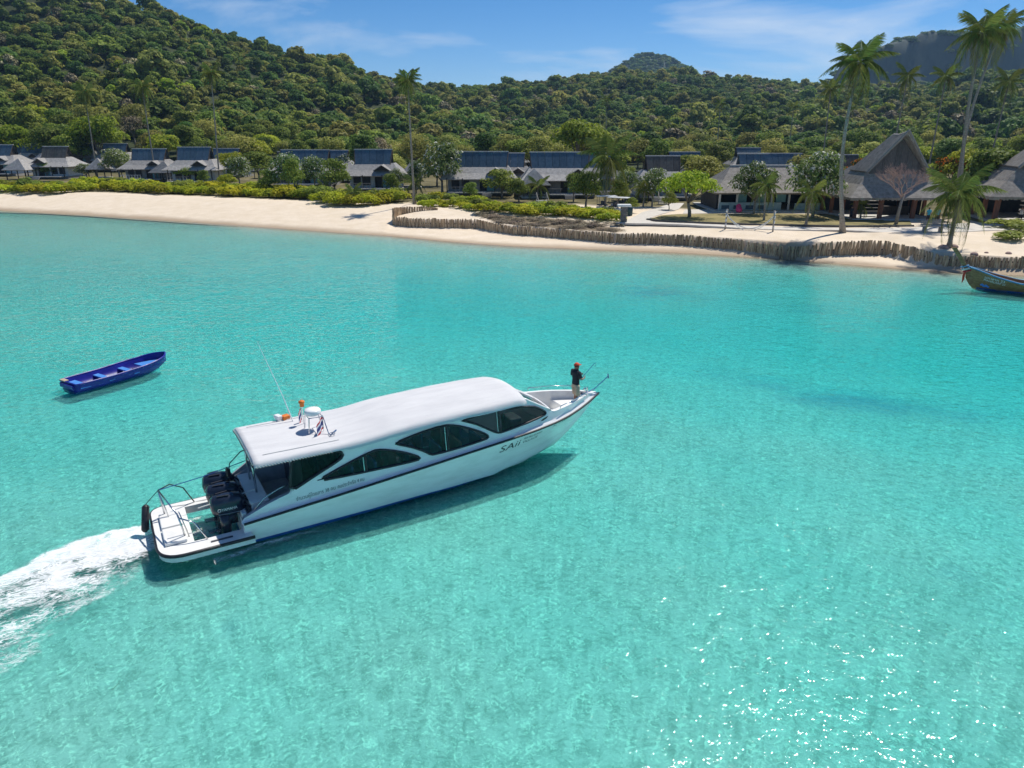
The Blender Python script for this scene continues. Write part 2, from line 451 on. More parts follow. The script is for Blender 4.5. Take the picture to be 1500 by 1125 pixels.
# ------------------------------------------------------------------ sea
def build_sea():
    m, n, l = new_mat('sea_water')
    out = n.new('ShaderNodeOutputMaterial')
    geo = n.new('ShaderNodeNewGeometry')
    def noise(scale, det, st=(1, 1, 1), rz=0.0, rough=.55, dist=0.0):
        mp = n.new('ShaderNodeMapping'); mp.inputs['Scale'].default_value = st; mp.inputs['Rotation'].default_value = (0, 0, rz)
        l.new(geo.outputs['Position'], mp.inputs[0])
        t = n.new('ShaderNodeTexNoise'); t.inputs['Scale'].default_value = scale; t.inputs['Detail'].default_value = det; t.inputs['Roughness'].default_value = rough; t.inputs['Distortion'].default_value = dist
        l.new(mp.outputs[0], t.inputs['Vector']); return t.outputs['Fac']
    def bump(h, dist, prev=None, strength=1.0):
        b = n.new('ShaderNodeBump'); b.inputs['Strength'].default_value = strength; b.inputs['Distance'].default_value = dist
        l.new(h, b.inputs['Height'])
        if prev is not None: l.new(prev, b.inputs['Normal'])
        return b.outputs[0]
    b1 = bump(noise(.55, 3, (.9, 1.25, 1), R(20)), .08)
    b2 = bump(noise(2.3, 3, (.8, 1.3, 1), R(-12), .5, .3), .065, b1)
    b3 = bump(noise(7.5, 2, (.8, 1.2, 1), R(30)), .017, b2)
    fr = n.new('ShaderNodeFresnel'); fr.inputs['IOR'].default_value = 1.33; l.new(b3, fr.inputs['Normal'])
    gl = n.new('ShaderNodeBsdfGlossy'); gl.inputs['Roughness'].default_value = .045; l.new(b3, gl.inputs['Normal'])
    rf = n.new('ShaderNodeBsdfRefraction'); rf.inputs['IOR'].default_value = 1.33; rf.inputs['Roughness'].default_value = 0.0; l.new(b3, rf.inputs['Normal'])
    tr = n.new('ShaderNodeBsdfTransparent')
    m1 = n.new('ShaderNodeMixShader'); m1.inputs[0].default_value = REFR_W; l.new(tr.outputs[0], m1.inputs[1]); l.new(rf.outputs[0], m1.inputs[2])
    m2 = n.new('ShaderNodeMixShader'); l.new(fr.outputs[0], m2.inputs[0]); l.new(m1.outputs[0], m2.inputs[1]); l.new(gl.outputs[0], m2.inputs[2])
    l.new(m2.outputs[0], out.inputs['Surface'])
    va = n.new('ShaderNodeVolumeAbsorption'); va.inputs['Density'].default_value = SEA_ABS
    va.inputs['Color'].default_value = (0.0, .966, .986, 1)
    l.new(va.outputs[0], out.inputs['Volume'])
    mb = MB(); mb.box((0, 300, -6), (3600, 2600, 12))
    o = mb.build('sea', 'sea_water')
    tag(o, 'clear turquoise sea water of the bay', 'sea', kind='structure')
    return o
REFR_W, SEA_ABS = 0.36, 1.10
sea = build_sea()
# ------------------------------------------------------------------ curve helper
def curve(us, vals, sm=0.35):
    us = np.array(us, float); g = np.linspace(us[0], us[-1], 600); y = np.interp(g, us, vals)
    k = max(1, int(sm / (g[1] - g[0]))); ker = np.hanning(2 * k + 3); ker /= ker.sum()
    pad = k + 1
    yp = np.concatenate([2 * y[0] - y[pad:0:-1], y, 2 * y[-1] - y[-2:-pad - 2:-1]])
    ys = np.convolve(yp, ker, 'valid')
    return lambda u: float(np.interp(u, g, ys))
def in_poly(x, y, poly):
    c = False; n = len(poly); j = n - 1
    for i in range(n):
        xi, yi = poly[i]; xj, yj = poly[j]
        if (yi > y) != (yj > y) and x < (xj - xi) * (y - yi) / (yj - yi) + xi: c = not c
        j = i
    return c
def round_poly(poly, it=2, keep=0.2):
    for _ in range(it):
        out = []
        for i in range(len(poly)):
            a, b = Vector(poly[i]), Vector(poly[(i + 1) % len(poly)])
            out.append(a.lerp(b, keep)); out.append(a.lerp(b, 1 - keep))
        poly = [tuple(p) for p in out]
    return poly
def text_mesh(name, body, size, mapper, mat, parent, italic=0.0, width=None, spacing=1.0):
    """lettering laid on a surface: mapper(x, y) -> point"""
    cu = bpy.data.curves.new('lettering', 'FONT'); cu.body = body; cu.size = size; cu.shear = italic; cu.space_character = spacing
    cu.resolution_u = 3
    to = bpy.data.objects.new('lettering', cu); COL.objects.link(to)
    bpy.context.view_layer.update()
    dg = bpy.context.evaluated_depsgraph_get(); me = bpy.data.meshes.new_from_object(to.evaluated_get(dg))
    bpy.data.objects.remove(to)
    xs = [v.co.x for v in me.vertices] or [0, 1]
    k = (width / (max(xs) - min(xs))) if width else 1.0
    x0 = min(xs)
    for v in me.vertices: v.co = mapper((v.co.x - x0) * k, v.co.y)
    me.materials.clear(); me.materials.append(MATS[mat])
    o = bpy.data.objects.new(name, me); COL.objects.link(o); o.parent = parent
    return o

# ------------------------------------------------------------------ boat materials
pmat('gelcoat', (.74, .745, .73), (.87, .87, .86), rough=.22, scale=1.6, detail=8, spec=.5, lo=.30, hi=.55, stretch=(.5, .5, 2.2))
pmat('white_deck', (.80, .80, .78), (.70, .70, .68), rough=.55, scale=3.0)
pmat('canvas', (.64, .64, .65), (.57, .57, .585), rough=.75, scale=1.5, bump=.25, bump_scale=3.0, stretch=(.5, 2.5, 1))
pmat('black_rubber', (.012, .012, .016), (.03, .03, .035), rough=.5, scale=8)
pmat('antifoul_blue', (.02, .07, .30), (.03, .10, .36), rough=.5, scale=4)
pmat('steel', (.62, .63, .65), rough=.18, metallic=1.0)
pmat('dark_liner', (.05, .055, .07), (.09, .095, .115), rough=.6, scale=5)
pmat('grey_liner', (.30, .32, .35), (.40, .42, .45), rough=.6, scale=4)
pmat('engine_navy', (.012, .018, .034), (.02, .028, .048), rough=.16, scale=3, spec=.6)
pmat('engine_grey', (.22, .24, .27), rough=.3)
pmat('lettering_dark', (.02, .025, .03), rough=.5)
pmat('lettering_white', (.8, .8, .8), rough=.5)
pmat('orange', (.75, .22, .02), (.62, .14, .02), rough=.6, scale=9)
pmat('rope_blue', (.03, .08, .30), rough=.8)
pmat('rope_white', (.7, .7, .68), rough=.8)
pmat('flag_red', (.55, .03, .05), rough=.8)
pmat('flag_white', (.8, .8, .8), rough=.8)
pmat('flag_blue', (.04, .06, .22), rough=.8)
pmat('seat_blue', (.10, .20, .38), (.15, .26, .44), rough=.7, scale=6)
pmat('seat_tan', (.42, .32, .22), (.50, .40, .28), rough=.7, scale=6)
def glass_mat(name, tint, fac):
    m, n, l = new_mat(name)
    out = n.new('ShaderNodeOutputMaterial'); tr = n.new('ShaderNodeBsdfTransparent'); tr.inputs[0].default_value = rgba(tint)
    gl = n.new('ShaderNodeBsdfGlossy'); gl.inputs['Roughness'].default_value = .02
    fr = n.new('ShaderNodeFresnel'); fr.inputs[0].default_value = fac
    mx = n.new('ShaderNodeMixShader'); l.new(fr.outputs[0], mx.inputs[0]); l.new(tr.outputs[0], mx.inputs[1]); l.new(gl.outputs[0], mx.inputs[2]); l.new(mx.outputs[0], out.inputs[0])
    return m
glass_mat('tinted_glass', (.78, .85, .87), 1.5)
glass_mat('smoke_vinyl', (.22, .27, .26), 1.4)

# ------------------------------------------------------------------ speedboat
B_ANG = R(30.2)
B_O = Vector((-10.62, 19.15, 0.0))
BU = Vector((math.cos(B_ANG), math.sin(B_ANG), 0)); BV = Vector((-math.sin(B_ANG), math.cos(B_ANG), 0))
def boat_uv(px, py, v):
    """photo pixel -> (u, w) on the boat's plane at half-breadth v"""
    d = Vector(ray(px, py)); C = Vector((0, 0, CAM_H))
    t = (v - (C - B_O).dot(BV)) / d.dot(BV); p = C + d * t - B_O
    return p.dot(BU), p.z
rail_b = curve([1.5, 2.0, 5, 8, 11, 12.4, 13.4, 14.2, 15.0, 15.6, 16.1, 16.35], [1.62, 1.64, 1.68, 1.68, 1.62, 1.54, 1.38, 1.14, .78, .46, .17, .02], .3)
rail_w = curve([1.5, 2, 5, 8, 11, 12.8, 14.2, 15.3, 16.35], [.80, .84, 1.07, 1.31, 1.53, 1.64, 1.71, 1.77, 1.84], .5)
chine_b = curve([1.5, 2, 6, 9, 11, 12.4, 13.4, 14.2, 14.9, 15.6, 16.35], [1.36, 1.36, 1.36, 1.28, 1.10, .82, .52, .28, .14, .06, .0], .3)
chine_w = curve([1.5, 2, 8, 11, 12.4, 13.4, 14.2, 15, 15.7, 16.35], [-.05, -.05, -.02, .02, .08, .2, .40, .85, 1.30, 1.80], .3)
keel_w = curve([1.5, 2, 10, 12.5, 13.6, 14.3, 15, 15.7, 16.1, 16.35], [-.36, -.36, -.36, -.32, -.16, .03, .52, 1.14, 1.56, 1.80], .25)
def hull_v(u, w):
    """half breadth of the hull side between chine and rub rail"""
    cb, cw, rb, rw = chine_b(u), chine_w(u), rail_b(u), rail_w(u)
    t = min(max((w - cw) / max(rw - cw, .02), 0), 1)
    fl = np.interp(u, [8, 13, 16], [1.0, 1.25, 1.35])
    return cb + (rb - cb) * t ** fl
speedboat = thing('speedboat', B_O, B_ANG, 'long white passenger speedboat with white canopy and three dark outboard engines', 'speedboat')
BT = speedboat
ST = np.concatenate([np.linspace(2.0, 13, 36), np.linspace(13.2, 16.35, 22)])
mb = MB(); mbb = MB()
def boot_w(u): return float(np.interp(u, [2, 8, 10.5, 12.2, 14], [.09, .10, .04, -.12, -.5]))
def hull_section(u):
    cw, rw = chine_w(u), rail_w(u)
    pts = [(0, keel_w(u)), (chine_b(u) * .5, (keel_w(u) + cw) / 2 - .02)] + [(hull_v(u, cw + (rw - cw) * t), cw + (rw - cw) * t) for t in np.linspace(0, 1, 12)]
    return pts
for sd in (-1, 1):
    rows, rowsb = [], []
    for u in ST:
        P_ = np.array(hull_section(u)); par = np.linspace(0, 1, len(P_)); bw = boot_w(u)
        dense = np.linspace(0, 1, 200); wd = np.interp(dense, par, P_[:, 1]); above = np.nonzero(wd >= bw)[0]
        t0 = dense[above[0]] if len(above) else 1.0
        rows.append([(u, sd * float(np.interp(t, par, P_[:, 0])), float(np.interp(t, par, P_[:, 1]))) for t in np.linspace(t0, 1, 14)])
        rowsb.append([(u, sd * float(np.interp(t, par, P_[:, 0])), float(np.interp(t, par, P_[:, 1]))) for t in np.linspace(0, t0, 6)])
    mb.grid(rows); mbb.grid(rowsb)
# transom
tw = [(2.0, -hull_v(2, w), w) for w in np.linspace(.04, rail_w(2), 5)]
mb.add([(2.0, p[1], p[2]) for p in tw] + [(2.0, -p[1], p[2]) for p in tw[::-1]], [tuple(range(10))])
hull = mb.build('hull', 'gelcoat', BT, smooth_=True, merge=.002)
mbb.add([(2.0, 0, keel_w(2)), (2.0, -1.36, -.05), (2, -hull_v(2, .04), .04), (2, hull_v(2, .04), .04), (2.0, 1.36, -.05)], [(0, 1, 2, 3, 4)])
mbb.build('hull_bottom', 'antifoul_blue', BT, smooth_=True, merge=.002)
mb = MB()
path = [(u, -rail_b(u) - .015, rail_w(u)) for u in np.linspace(2.0, 16.3, 60)] + [(16.42, 0, 1.845)] + [(u, rail_b(u) + .015, rail_w(u)) for u in np.linspace(16.3, 2.0, 60)]
mb.tube(path, .042, 8); mb.build('rub_rail', 'black_rubber', BT, smooth_=True)

# upper side: from the rub rail up to the roof / bulwark cap
def top_w(u):   # upper boundary of the white topside
    return float(np.interp(u, [1.9, 2.05, 2.8, 3.45, 3.6, 12.15, 12.5, 13.15, 13.45, 14.5, 15.6, 16.3], [.86, .98, 1.27, 1.45, 2.72, 2.82, 2.62, 2.16, 2.06, 2.07, 2.04, 1.92]))
def side_v(u, w):
    rb, rw = rail_b(u), rail_w(u)
    t = max(w - rw, 0)
    v = rb - .02 - .10 * min(t / .10, 1)
    vt = np.interp(u, [2, 10.5, 12.2, 13.4], [1.42, 1.40, 1.26, 1.05])
    if u < 13.4:
        span = max(2.75 - rw - .10, .2); k = max(t - .10, 0) / span
        v += (vt - (rb - .12)) * k ** 1.25
    else:
        v -= .12 * max(t - .1, 0)
    return max(v, .012)
SIDE_V = 1.48
def win(pts, v=1.46):
    """window outline from photo pixels, solved on the sloping side"""
    out = []
    for px, py in pts:
        vv = v
        for _ in range(6):
            u, w = boat_uv(px, py, -vv); vv = side_v(u, w)
        out.append((u, w))
    return out
WINS = {
    'aft': win([(424, 721), (426, 690), (427, 674), (455, 667), (487, 660), (499, 661), (503, 668), (490, 678), (460, 697)]),
    'second': win([(463, 705), (505, 681), (546, 660), (560, 658.5), (580, 660.5), (600, 664.5), (616, 670), (612, 674), (560, 685.5), (510, 696)]),
    'third': win([(576, 650), (612, 635), (649, 623), (668, 623), (690, 628), (708, 634), (716, 639), (712, 643), (675, 655), (640, 664.5), (631, 666), (622, 661), (606, 655.5), (590, 652)]),
    'front': win([(674, 616), (706, 607), (731, 600.5), (760, 596.5), (780, 595), (792, 599), (800, 604), (797, 608), (765, 622), (735, 633), (728, 634), (716, 629), (700, 622), (686, 618)]),
}
mb = MB(); DU = .035
us = np.arange(1.95, 16.34, DU)
for sd in (-1, 1):
    for i in range(len(us) - 1):
        u0, u1 = us[i], us[i + 1]; um = (u0 + u1) / 2
        near = [w for w in WINS.values() if min(p[0] for p in w) < um < max(p[0] for p in w)]
        nw = 44 if 3.4 < um < 13.3 else 10
        z0, z1, t0, t1 = rail_w(u0), rail_w(u1), top_w(u0), top_w(u1)
        cols = []
        for k in range(nw + 1):
            f = k / nw
            wa, wb_ = z0 + (t0 - z0) * f, z1 + (t1 - z1) * f
            cols.append(((u0, sd * side_v(u0, wa), wa), (u1, sd * side_v(u1, wb_), wb_)))
        for k in range(nw):
            wm = (cols[k][0][2] + cols[k + 1][1][2]) / 2
            if any(in_poly(um, wm, p) for p in near): continue
            mb.add([cols[k][0], cols[k][1], cols[k + 1][1], cols[k + 1][0]], [(0, 1, 2, 3)])
mb.build('topside', 'gelcoat', BT, smooth_=True, merge=.003)
# windows: black gasket frame, panes, divider
for nm, poly in WINS.items():
    for sd in (-1, 1):
        c = Vector((sum(p[0] for p in poly) / len(poly), sum(p[1] for p in poly) / len(poly)))
        rp = round_poly(poly, 1, .25)
        wnd = MB()
        wnd.tube([(u, sd * (side_v(u, w) + .012), w) for u, w in rp], .042 if nm != 'aft' else .05, 6, closed=True)
        fr_o = wnd.build('window', 'black_rubber', BT, smooth_=True)
        g = MB()
        # pane as a fine strip surface clipped to the outline
        umin, umax = min(p[0] for p in rp), max(p[0] for p in rp)
        cols = []
        for u in np.linspace(umin + .01, umax - .01, 26):
            ws = []
            for i in range(len(rp)):
                a, b = rp[i], rp[(i + 1) % len(rp)]
                if (a[0] - u) * (b[0] - u) <= 0 and abs(a[0] - b[0]) > 1e-9: ws.append(a[1] + (b[1] - a[1]) * (u - a[0]) / (b[0] - a[0]))
            if len(ws) >= 2:
                lo, hi = min(ws), max(ws); cols.append([(u, sd * (side_v(u, lo + (hi - lo) * f) - .01), lo + (hi - lo) * f) for f in np.linspace(0, 1, 5)])
        g.grid(cols); g.build('pane', 'smoke_vinyl' if nm == 'aft' else 'tinted_glass', fr_o, smooth_=True)
        if nm != 'aft':
            px = {'second': 5.93, 'third': 8.86, 'front': 10.92}[nm]
            ws = []
            for i in range(len(rp)):
                a, b = rp[i], rp[(i + 1) % len(rp)]
                if (a[0] - px) * (b[0] - px) <= 0 and abs(a[0] - b[0]) > 1e-9: ws.append(a[1] + (b[1] - a[1]) * (px - a[0]) / (b[0] - a[0]))
            if len(ws) >= 2:
                lo, hi = min(ws), max(ws); d = MB()
                d.tube([(px, sd * (side_v(px, lo) + .008), lo), (px, sd * (side_v(px, hi) + .008), hi)], .04, 6)
                d.build('divider', 'black_rubber', fr_o)
                d = MB(); d.tube([(px - .07, sd * (side_v(px, lo) + .01), lo + .03), (px - .07, sd * (side_v(px, hi) + .01), hi - .03)], .022, 6)
                d.build('pane_edge', 'steel', fr_o)
# bulwark cap and bow well
cap = [u for u in np.linspace(13.3, 16.25, 26)]
mb = MB()
for sd in (-1, 1):
    rows = []
    for u in cap:
        t = top_w(u); vo = side_v(u, t); wd = min(.16, vo * .8)
        rows.append([(u, sd * vo, t), (u, sd * (vo - wd * .5), t + .03), (u, sd * (vo - wd), t + .005)])
    mb.grid(rows)
mb.build('gunwale_cap', 'gelcoat', BT, smooth_=True, merge=.002)
mb = MB(); FL = 1.40
wu = [u for u in np.linspace(13.25, 14.45, 9)] + [14.46] + [u for u in np.linspace(14.55, 15.65, 8)]
for sd in (-1, 1):
    rows = []
    for u in wu:
        FL = 1.40 if u < 14.455 else 1.72
        t = top_w(u); vo = max(side_v(u, t) - min(.16, side_v(u, t) * .8), .02)
        rows.append([(u, sd * vo, t), (u, sd * vo * .97, (t + FL) / 2), (u, sd * vo * .90, FL), (u, 0, FL)])
    mb.grid(rows)
mb.build('bow_well', 'white_deck', BT, smooth_=True, merge=.002)
mb = MB()
rows = []
for u in np.linspace(15.65, 16.25, 8):
    t = top_w(u); vo = max(side_v(u, t) - min(.16, side_v(u, t) * .8), .02)
    rows.append([(u, -vo, t - .02), (u, 0, t + .0), (u, vo, t - .02)])
mb.grid(rows)
vo = side_v(15.65, 2.03) - .16
mb.add([(15.65, -vo, 1.70), (15.65, vo, 1.70), (15.65, vo, 2.03), (15.65, -vo, 2.03)], [(0, 1, 2, 3)])
mb.build('bow_deck', 'white_deck', BT)
mb = MB(); mb.box((15.63, .06, 1.86), (.05, .5, .24)); mb.build('anchor_locker_opening', 'dark_liner', BT, bevel=.02)
mb = MB(); mb.tube([(15.7, 0.0, 2.04), (15.7, 0, 2.22)], .035, 8); mb.tube([(15.62, 0, 2.17), (15.78, 0, 2.17)], .02, 6); mb.build('mooring_bitt', 'steel', BT)
mb = MB(); mb.tube([(15.9, .1, 2.0), (15.9, .1, 2.17)], .03, 8); mb.build('mooring_bitt', 'steel', BT)
mb = MB(); mb.tube([(15.2, -.42, 2.12), (16.1, -.10, 2.12), (17.0, .18, 2.42)], .022, 6)
mb.tube([(16.98, .12, 2.36), (17.04, .25, 2.5)], .03, 6); mb.build('boat_hook', 'steel', BT)
mb = MB()
for sd in (-1, 1):
    mb.tube([(13.7, sd * 1.18, 2.10), (13.75, sd * 1.17, 2.2), (14.6, sd * .88, 2.22), (15.4, sd * .48, 2.2), (15.45, sd * .46, 2.08)], .016, 6)
mb.build('bow_rail', 'steel', BT, smooth_=True)
mb = MB()
for k in range(2):
    rows = []
mb.prism([(13.36, -1.36), (13.52, -1.335), (13.70, -1.285), (13.52, -1.30)], 1.78, 1.88)
vent = MB()
pts = [(12.72, 1.86), (12.86, 1.93), (13.12, 1.97), (13.0, 1.89), (12.85, 1.85)]
vent.add([(u, -side_v(u, w) - .006, w) for u, w in pts], [tuple(range(5))]); vent.build('vent_scoop', 'black_rubber', BT)

# windscreen and cabin front
mb = MB(); rows = []
for f in np.linspace(0, 1, 5):
    u = 12.02 + 1.18 * f; w = 2.86 - .68 * f
    rows.append([(u + .12 * (1 - (k / 4 - 1) ** 2), (k / 4 - 1) * (side_v(min(u, 13.3), w) - .02), w) for k in range(9)])
mb.grid(rows); ws = mb.build('windscreen', 'smoke_vinyl', BT, smooth_=True)
mb = MB()
for k in (0, 4, 8):
    mb.tube([r[k] for r in rows], .05, 6)
mb.tube(rows[-1], .05, 6); mb.tube(rows[0], .05, 6)
mb.build('screen_frame', 'gelcoat', ws, smooth_=True)
mb = MB(); r0 = rows[-1]
mb.grid([r0, [(p[0] + .05, p[1], 1.40) for p in r0]]); mb.build('cabin_front', 'gelcoat', BT, smooth_=True)

# interior
mb = MB(); mb.grid([[(u, v * max(min(1.4, hull_v(u, .62) - .08), .1), .62) for v in (-1, -.5, 0, .5, 1)] for u in np.linspace(2.7, 13.2, 20)]); mb.build('cabin_floor', 'grey_liner', BT)
mb = MB(); mb.box((3.95, 0.05, 1.55), (.05, 2.7, 1.95)); mb.build('aft_bulkhead', 'dark_liner', BT)
for i, u in enumerate(np.linspace(5.0, 10.5, 8)):
    for sd in (-1, 1):
        mb = MB(); mb.box((u, sd * .82, .98), (.5, .9, .14)); mb.box((u - .24, sd * .82, 1.35), (.10, .9, .72)); mb.box((u, sd * .82, .76), (.36, .8, .3))
        mb.build('seat', 'seat_tan' if i in (3, 6) else 'seat_blue', BT, bevel=.03)
for i, u in enumerate(np.linspace(6.9, 8.9, 9)):
    for sd in (-1, 1):
        mb = MB(); mb.box((u, sd * 1.16, 2.50 + .015 * (i % 3)), (.20, .30, .20), rz=.2 * ((i * 7) % 3 - 1)); mb.build('life_vest', 'orange', BT, bevel=.04)
mb = MB(); mb.box((11.9, -.62, 1.35), (.5, .7, 1.3)); mb.build('helm_console', 'dark_liner', BT, bevel=.05)
mb = MB(); mb.tube([(11.55 + .02 * math.cos(a), -.62 + .19 * math.cos(a), 1.95 + .19 * math.sin(a)) for a in np.linspace(0, 6.28, 17)[:-1]], .018, 6, closed=True); mb.build('steering_wheel', 'black_rubber', BT)

# roof: hard top with a white cover
roof_e = curve([2.4, 3.6, 5.2, 6.0, 6.9, 7.8, 9.5, 11.2, 12.3], [2.72, 2.71, 2.70, 2.72, 2.80, 2.86, 2.91, 2.92, 2.90], .4)
def roof_w(u, v):
    hb = 1.60 if u < 10.5 else 1.60 - .10 * (u - 10.5)
    k = v / hb
    cr = np.interp(u, [2.5, 5.0, 7.0, 12.3], [.10, .12, .24, .26])
    w = roof_e(u) + cr * (1 - abs(k) ** 2.4) - .10 * smooth(11.75, 12.08, u) - .05 * float(abs(k) > .985)
    w += .012 * mnoise.noise((u * .9, v * 3.2, 1.0)) * smooth(.4, .9, abs(k)) + .008 * mnoise.noise((u * 2.1, v * 1.3, 5.0))
    return float(w)
def roof_hb(u): return 1.60 - (.10 * (u - 10.5) if u > 10.5 else 0) - .03 * float(smooth(11.9, 12.06, u))
mb = MB(); top_rows, ru = [], np.linspace(2.52, 12.06, 60)
for u in ru:
    hb = roof_hb(u)
    skirt = .10 + (.05 + .03 * math.sin(u * 9) * mnoise.noise((u * 1.7, 0, 0)) if u > 5.3 else .0)
    row = [(u, -hb - .01, roof_w(u, -hb) - skirt)] + [(u, v, roof_w(u, v)) for v in np.linspace(-hb, hb, 29)] + [(u, hb + .01, roof_w(u, hb) - skirt)]
    top_rows.append(row)
e0 = [(2.50, p[1], p[2] - .08) for p in top_rows[0]]; e1 = [(12.09, p[1], p[2] - .10) for p in top_rows[-1]]
mb.grid([e0] + top_rows + [e1])
rf = mb.build('roof', 'canvas', BT, smooth_=True)
mb = MB()
mb.grid([[(u, v, roof_w(u, v) - .07) for v in np.linspace(-roof_hb(u) + .03, roof_hb(u) - .03, 7)] for u in np.linspace(2.55, 12.0, 12)])
mb.build('roof_lining', 'grey_liner', rf)
mb = MB()
yy = np.linspace(-1.56, 1.56, 24)
mb.tube([(2.47, -1.58, 2.60)] + [(2.47, v, roof_w(2.52, v) - .12) for v in yy] + [(2.47, 1.58, 2.60)], .022, 6)
mb.build('roof_hem_bar', 'black_rubber', rf)
mb = MB()
for i in range(len(yy) - 1):
    a, b = yy[i], yy[i + 1]
    mb.tube([(2.49, a, roof_w(2.52, a) - .05), (2.455, (a + b) / 2, roof_w(2.52, a) - .13), (2.49, b, roof_w(2.52, b) - .05)], .010, 4)
for i in range(26):
    u = 2.55 + i * .09
    mb.tube([(u, -1.615, roof_w(u, -1.6) - .05), (u + .045, -1.625, roof_w(u, -1.6) - .12), (u + .09, -1.615, roof_w(u, -1.6) - .05)], .009, 4)
mb.build('lacing', 'rope_white', rf)
mb = MB()
for u in (2.9, 4.6): pass
mb.tube([(2.85, -1.22, roof_w(2.8, -1.2) + .012), (5.2, -1.26, roof_w(5.2, -1.26) + .012)], .012, 4)
mb.tube([(2.85, 1.22, roof_w(2.8, 1.2) + .012), (5.2, 1.26, roof_w(5.2, 1.26) + .012)], .012, 4)
mb.build('roof_seam', 'rope_white', rf)
for v in (.62, -.42):
    mb = MB(); mb.tube([(2.66, v, 1.05), (2.60, v, roof_w(2.6, v) - .04)], .034, 8); mb.build('roof_pole', 'steel', BT, smooth_=True)

# stern: swim platform round the engine well, cockpit
def fillet(pts, r, n=6):
    out = []
    for i, (p, rr) in enumerate(zip(pts, r)):
        if rr == 0: out.append(p); continue
        a, b, c = Vector(pts[i - 1]), Vector(p), Vector(pts[(i + 1) % len(pts)])
        d1, d2 = (a - b).normalized(), (c - b).normalized()
        p1, p2 = b + d1 * rr, b + d2 * rr
        for t in np.linspace(0, 1, n): out.append(tuple((p1 * (1 - t) ** 2 + b * 2 * t * (1 - t) + p2 * t * t)))
    return out
outer = fillet([(2.25, -1.72), (-.38, -1.72), (-.38, 1.62), (2.25, 1.66)], [0, .75, .45, 0], 9)
inner = [(2.05, -1.16), (.62, -1.16), (.62, 1.20), (2.05, 1.20)]
PZ = .44
def ring_slab(mb, outer, inner, z0, z1):
    no, ni = len(outer), len(inner)
    # triangulate as strips through matched parameter
    O_ = [Vector(p) for p in outer]; I_ = []
    def along(pl, t):
        L = [0]
        for i in range(len(pl) - 1): L.append(L[-1] + (Vector(pl[i + 1]) - Vector(pl[i])).length)
        s = t * L[-1]
        for i in range(len(pl) - 1):
            if s <= L[i + 1] + 1e-9: return Vector(pl[i]).lerp(Vector(pl[i + 1]), (s - L[i]) / max(L[i + 1] - L[i], 1e-9))
        return Vector(pl[-1])
    N = 48
    for i in range(N + 1):
        O_i = along(outer, i / N)
        I_.append((O_i, Vector((min(max(O_i.x, inner[1][0]), inner[0][0]) if O_i.x > inner[1][0] else inner[1][0], min(max(O_i.y, inner[0][1]), inner[2][1])))))
    top = [[(o.x, o.y, z0), (o.x, o.y, z1), (q.x, q.y, z1), (q.x, q.y, z0), (o.x, o.y, z0)] for o, q in I_]
    mb.grid(top)
mb = MB(); ring_slab(mb, outer, inner, PZ - .26, PZ); plat = mb.build('swim_platform', 'white_deck', BT)
mb = MB(); mb.tube([(p[0], p[1] * 1.008, PZ - .05) for p in outer], .055, 8); mb.build('bumper', 'black_rubber', plat, smooth_=True)
for v in (-.62, .42):
    mb = MB(); mb.box((.14, v, PZ + .055), (.62, .96, .10)); mb.build('stern_locker', 'white_deck', plat, bevel=.03)
mb = MB(); mb.box((1.35, -1.47, PZ + .012), (.62, .07, .024)); mb.build('grip_slot', 'dark_liner', plat)
# coaming inner faces and cockpit sole
mb = MB(); mb.box((3.1, 0, .40), (2.1, 2.9, .08)); mb.build('cockpit_sole', 'grey_liner', BT)
mb = MB()
for sd in (-1, 1):
    rows = []
    for u in np.linspace(2.02, 4.0, 12):
        t = min(top_w(u), 1.45 + .3 * (u - 3.45) if u > 3.45 else 9); v = side_v(u, t)
        rows.append([(u, sd * v, t), (u, sd * (v - .06), t + .015), (u, sd * (v - .16), t), (u, sd * (v - .20), .42)])
    cm = MB(); cm.grid(rows); cm.build('coaming', 'grey_liner', BT, smooth_=True)
mb = MB(); mb.box((2.62, .05, .80), (.52, 2.2, .66)); mb.box((2.62, .05, 1.16), (.58, 2.26, .06)); mb.build('stern_bench', 'white_deck', BT, bevel=.04)
mb = MB(); mb.box((2.10, .05, .70), (.16, 2.5, .56)); mb.build('transom_board', 'gelcoat', BT, bevel=.03)
for v in (.5, -.2, -.9):
    mb = MB(); mb.box((2.37, v, 1.0), (.02, .26, .22)); mb.build('hatch', 'dark_liner', BT)
mb = MB(); mb.tube([(2.35, -1.40, 1.08), (2.7, -1.38, 1.42), (3.2, -1.36, 1.62), (3.42, -1.36, 1.66)], .018, 6); mb.build('grab_rail', 'steel', BT, smooth_=True)
mb = MB(); mb.tube([(2.1, 1.5, 1.0), (2.2, 1.5, 1.5), (2.6, 1.5, 1.85), (3.3, 1.48, 1.95)], .018, 6); mb.build('grab_rail', 'black_rubber', BT, smooth_=True)
# port cockpit wing (high dark grey inner side on the far side)
mb = MB(); rows = []
for u in np.linspace(2.05, 4.0, 10):
    hi = np.interp(u, [2.05, 2.9, 3.6, 4.0], [1.02, 1.55, 2.25, 2.6]); rows.append([(u, 1.42, .45), (u, 1.42, hi), (u, 1.50, hi), (u, 1.54, .8)])
mb.grid(rows); mb.build('port_wing', 'grey_liner', BT)

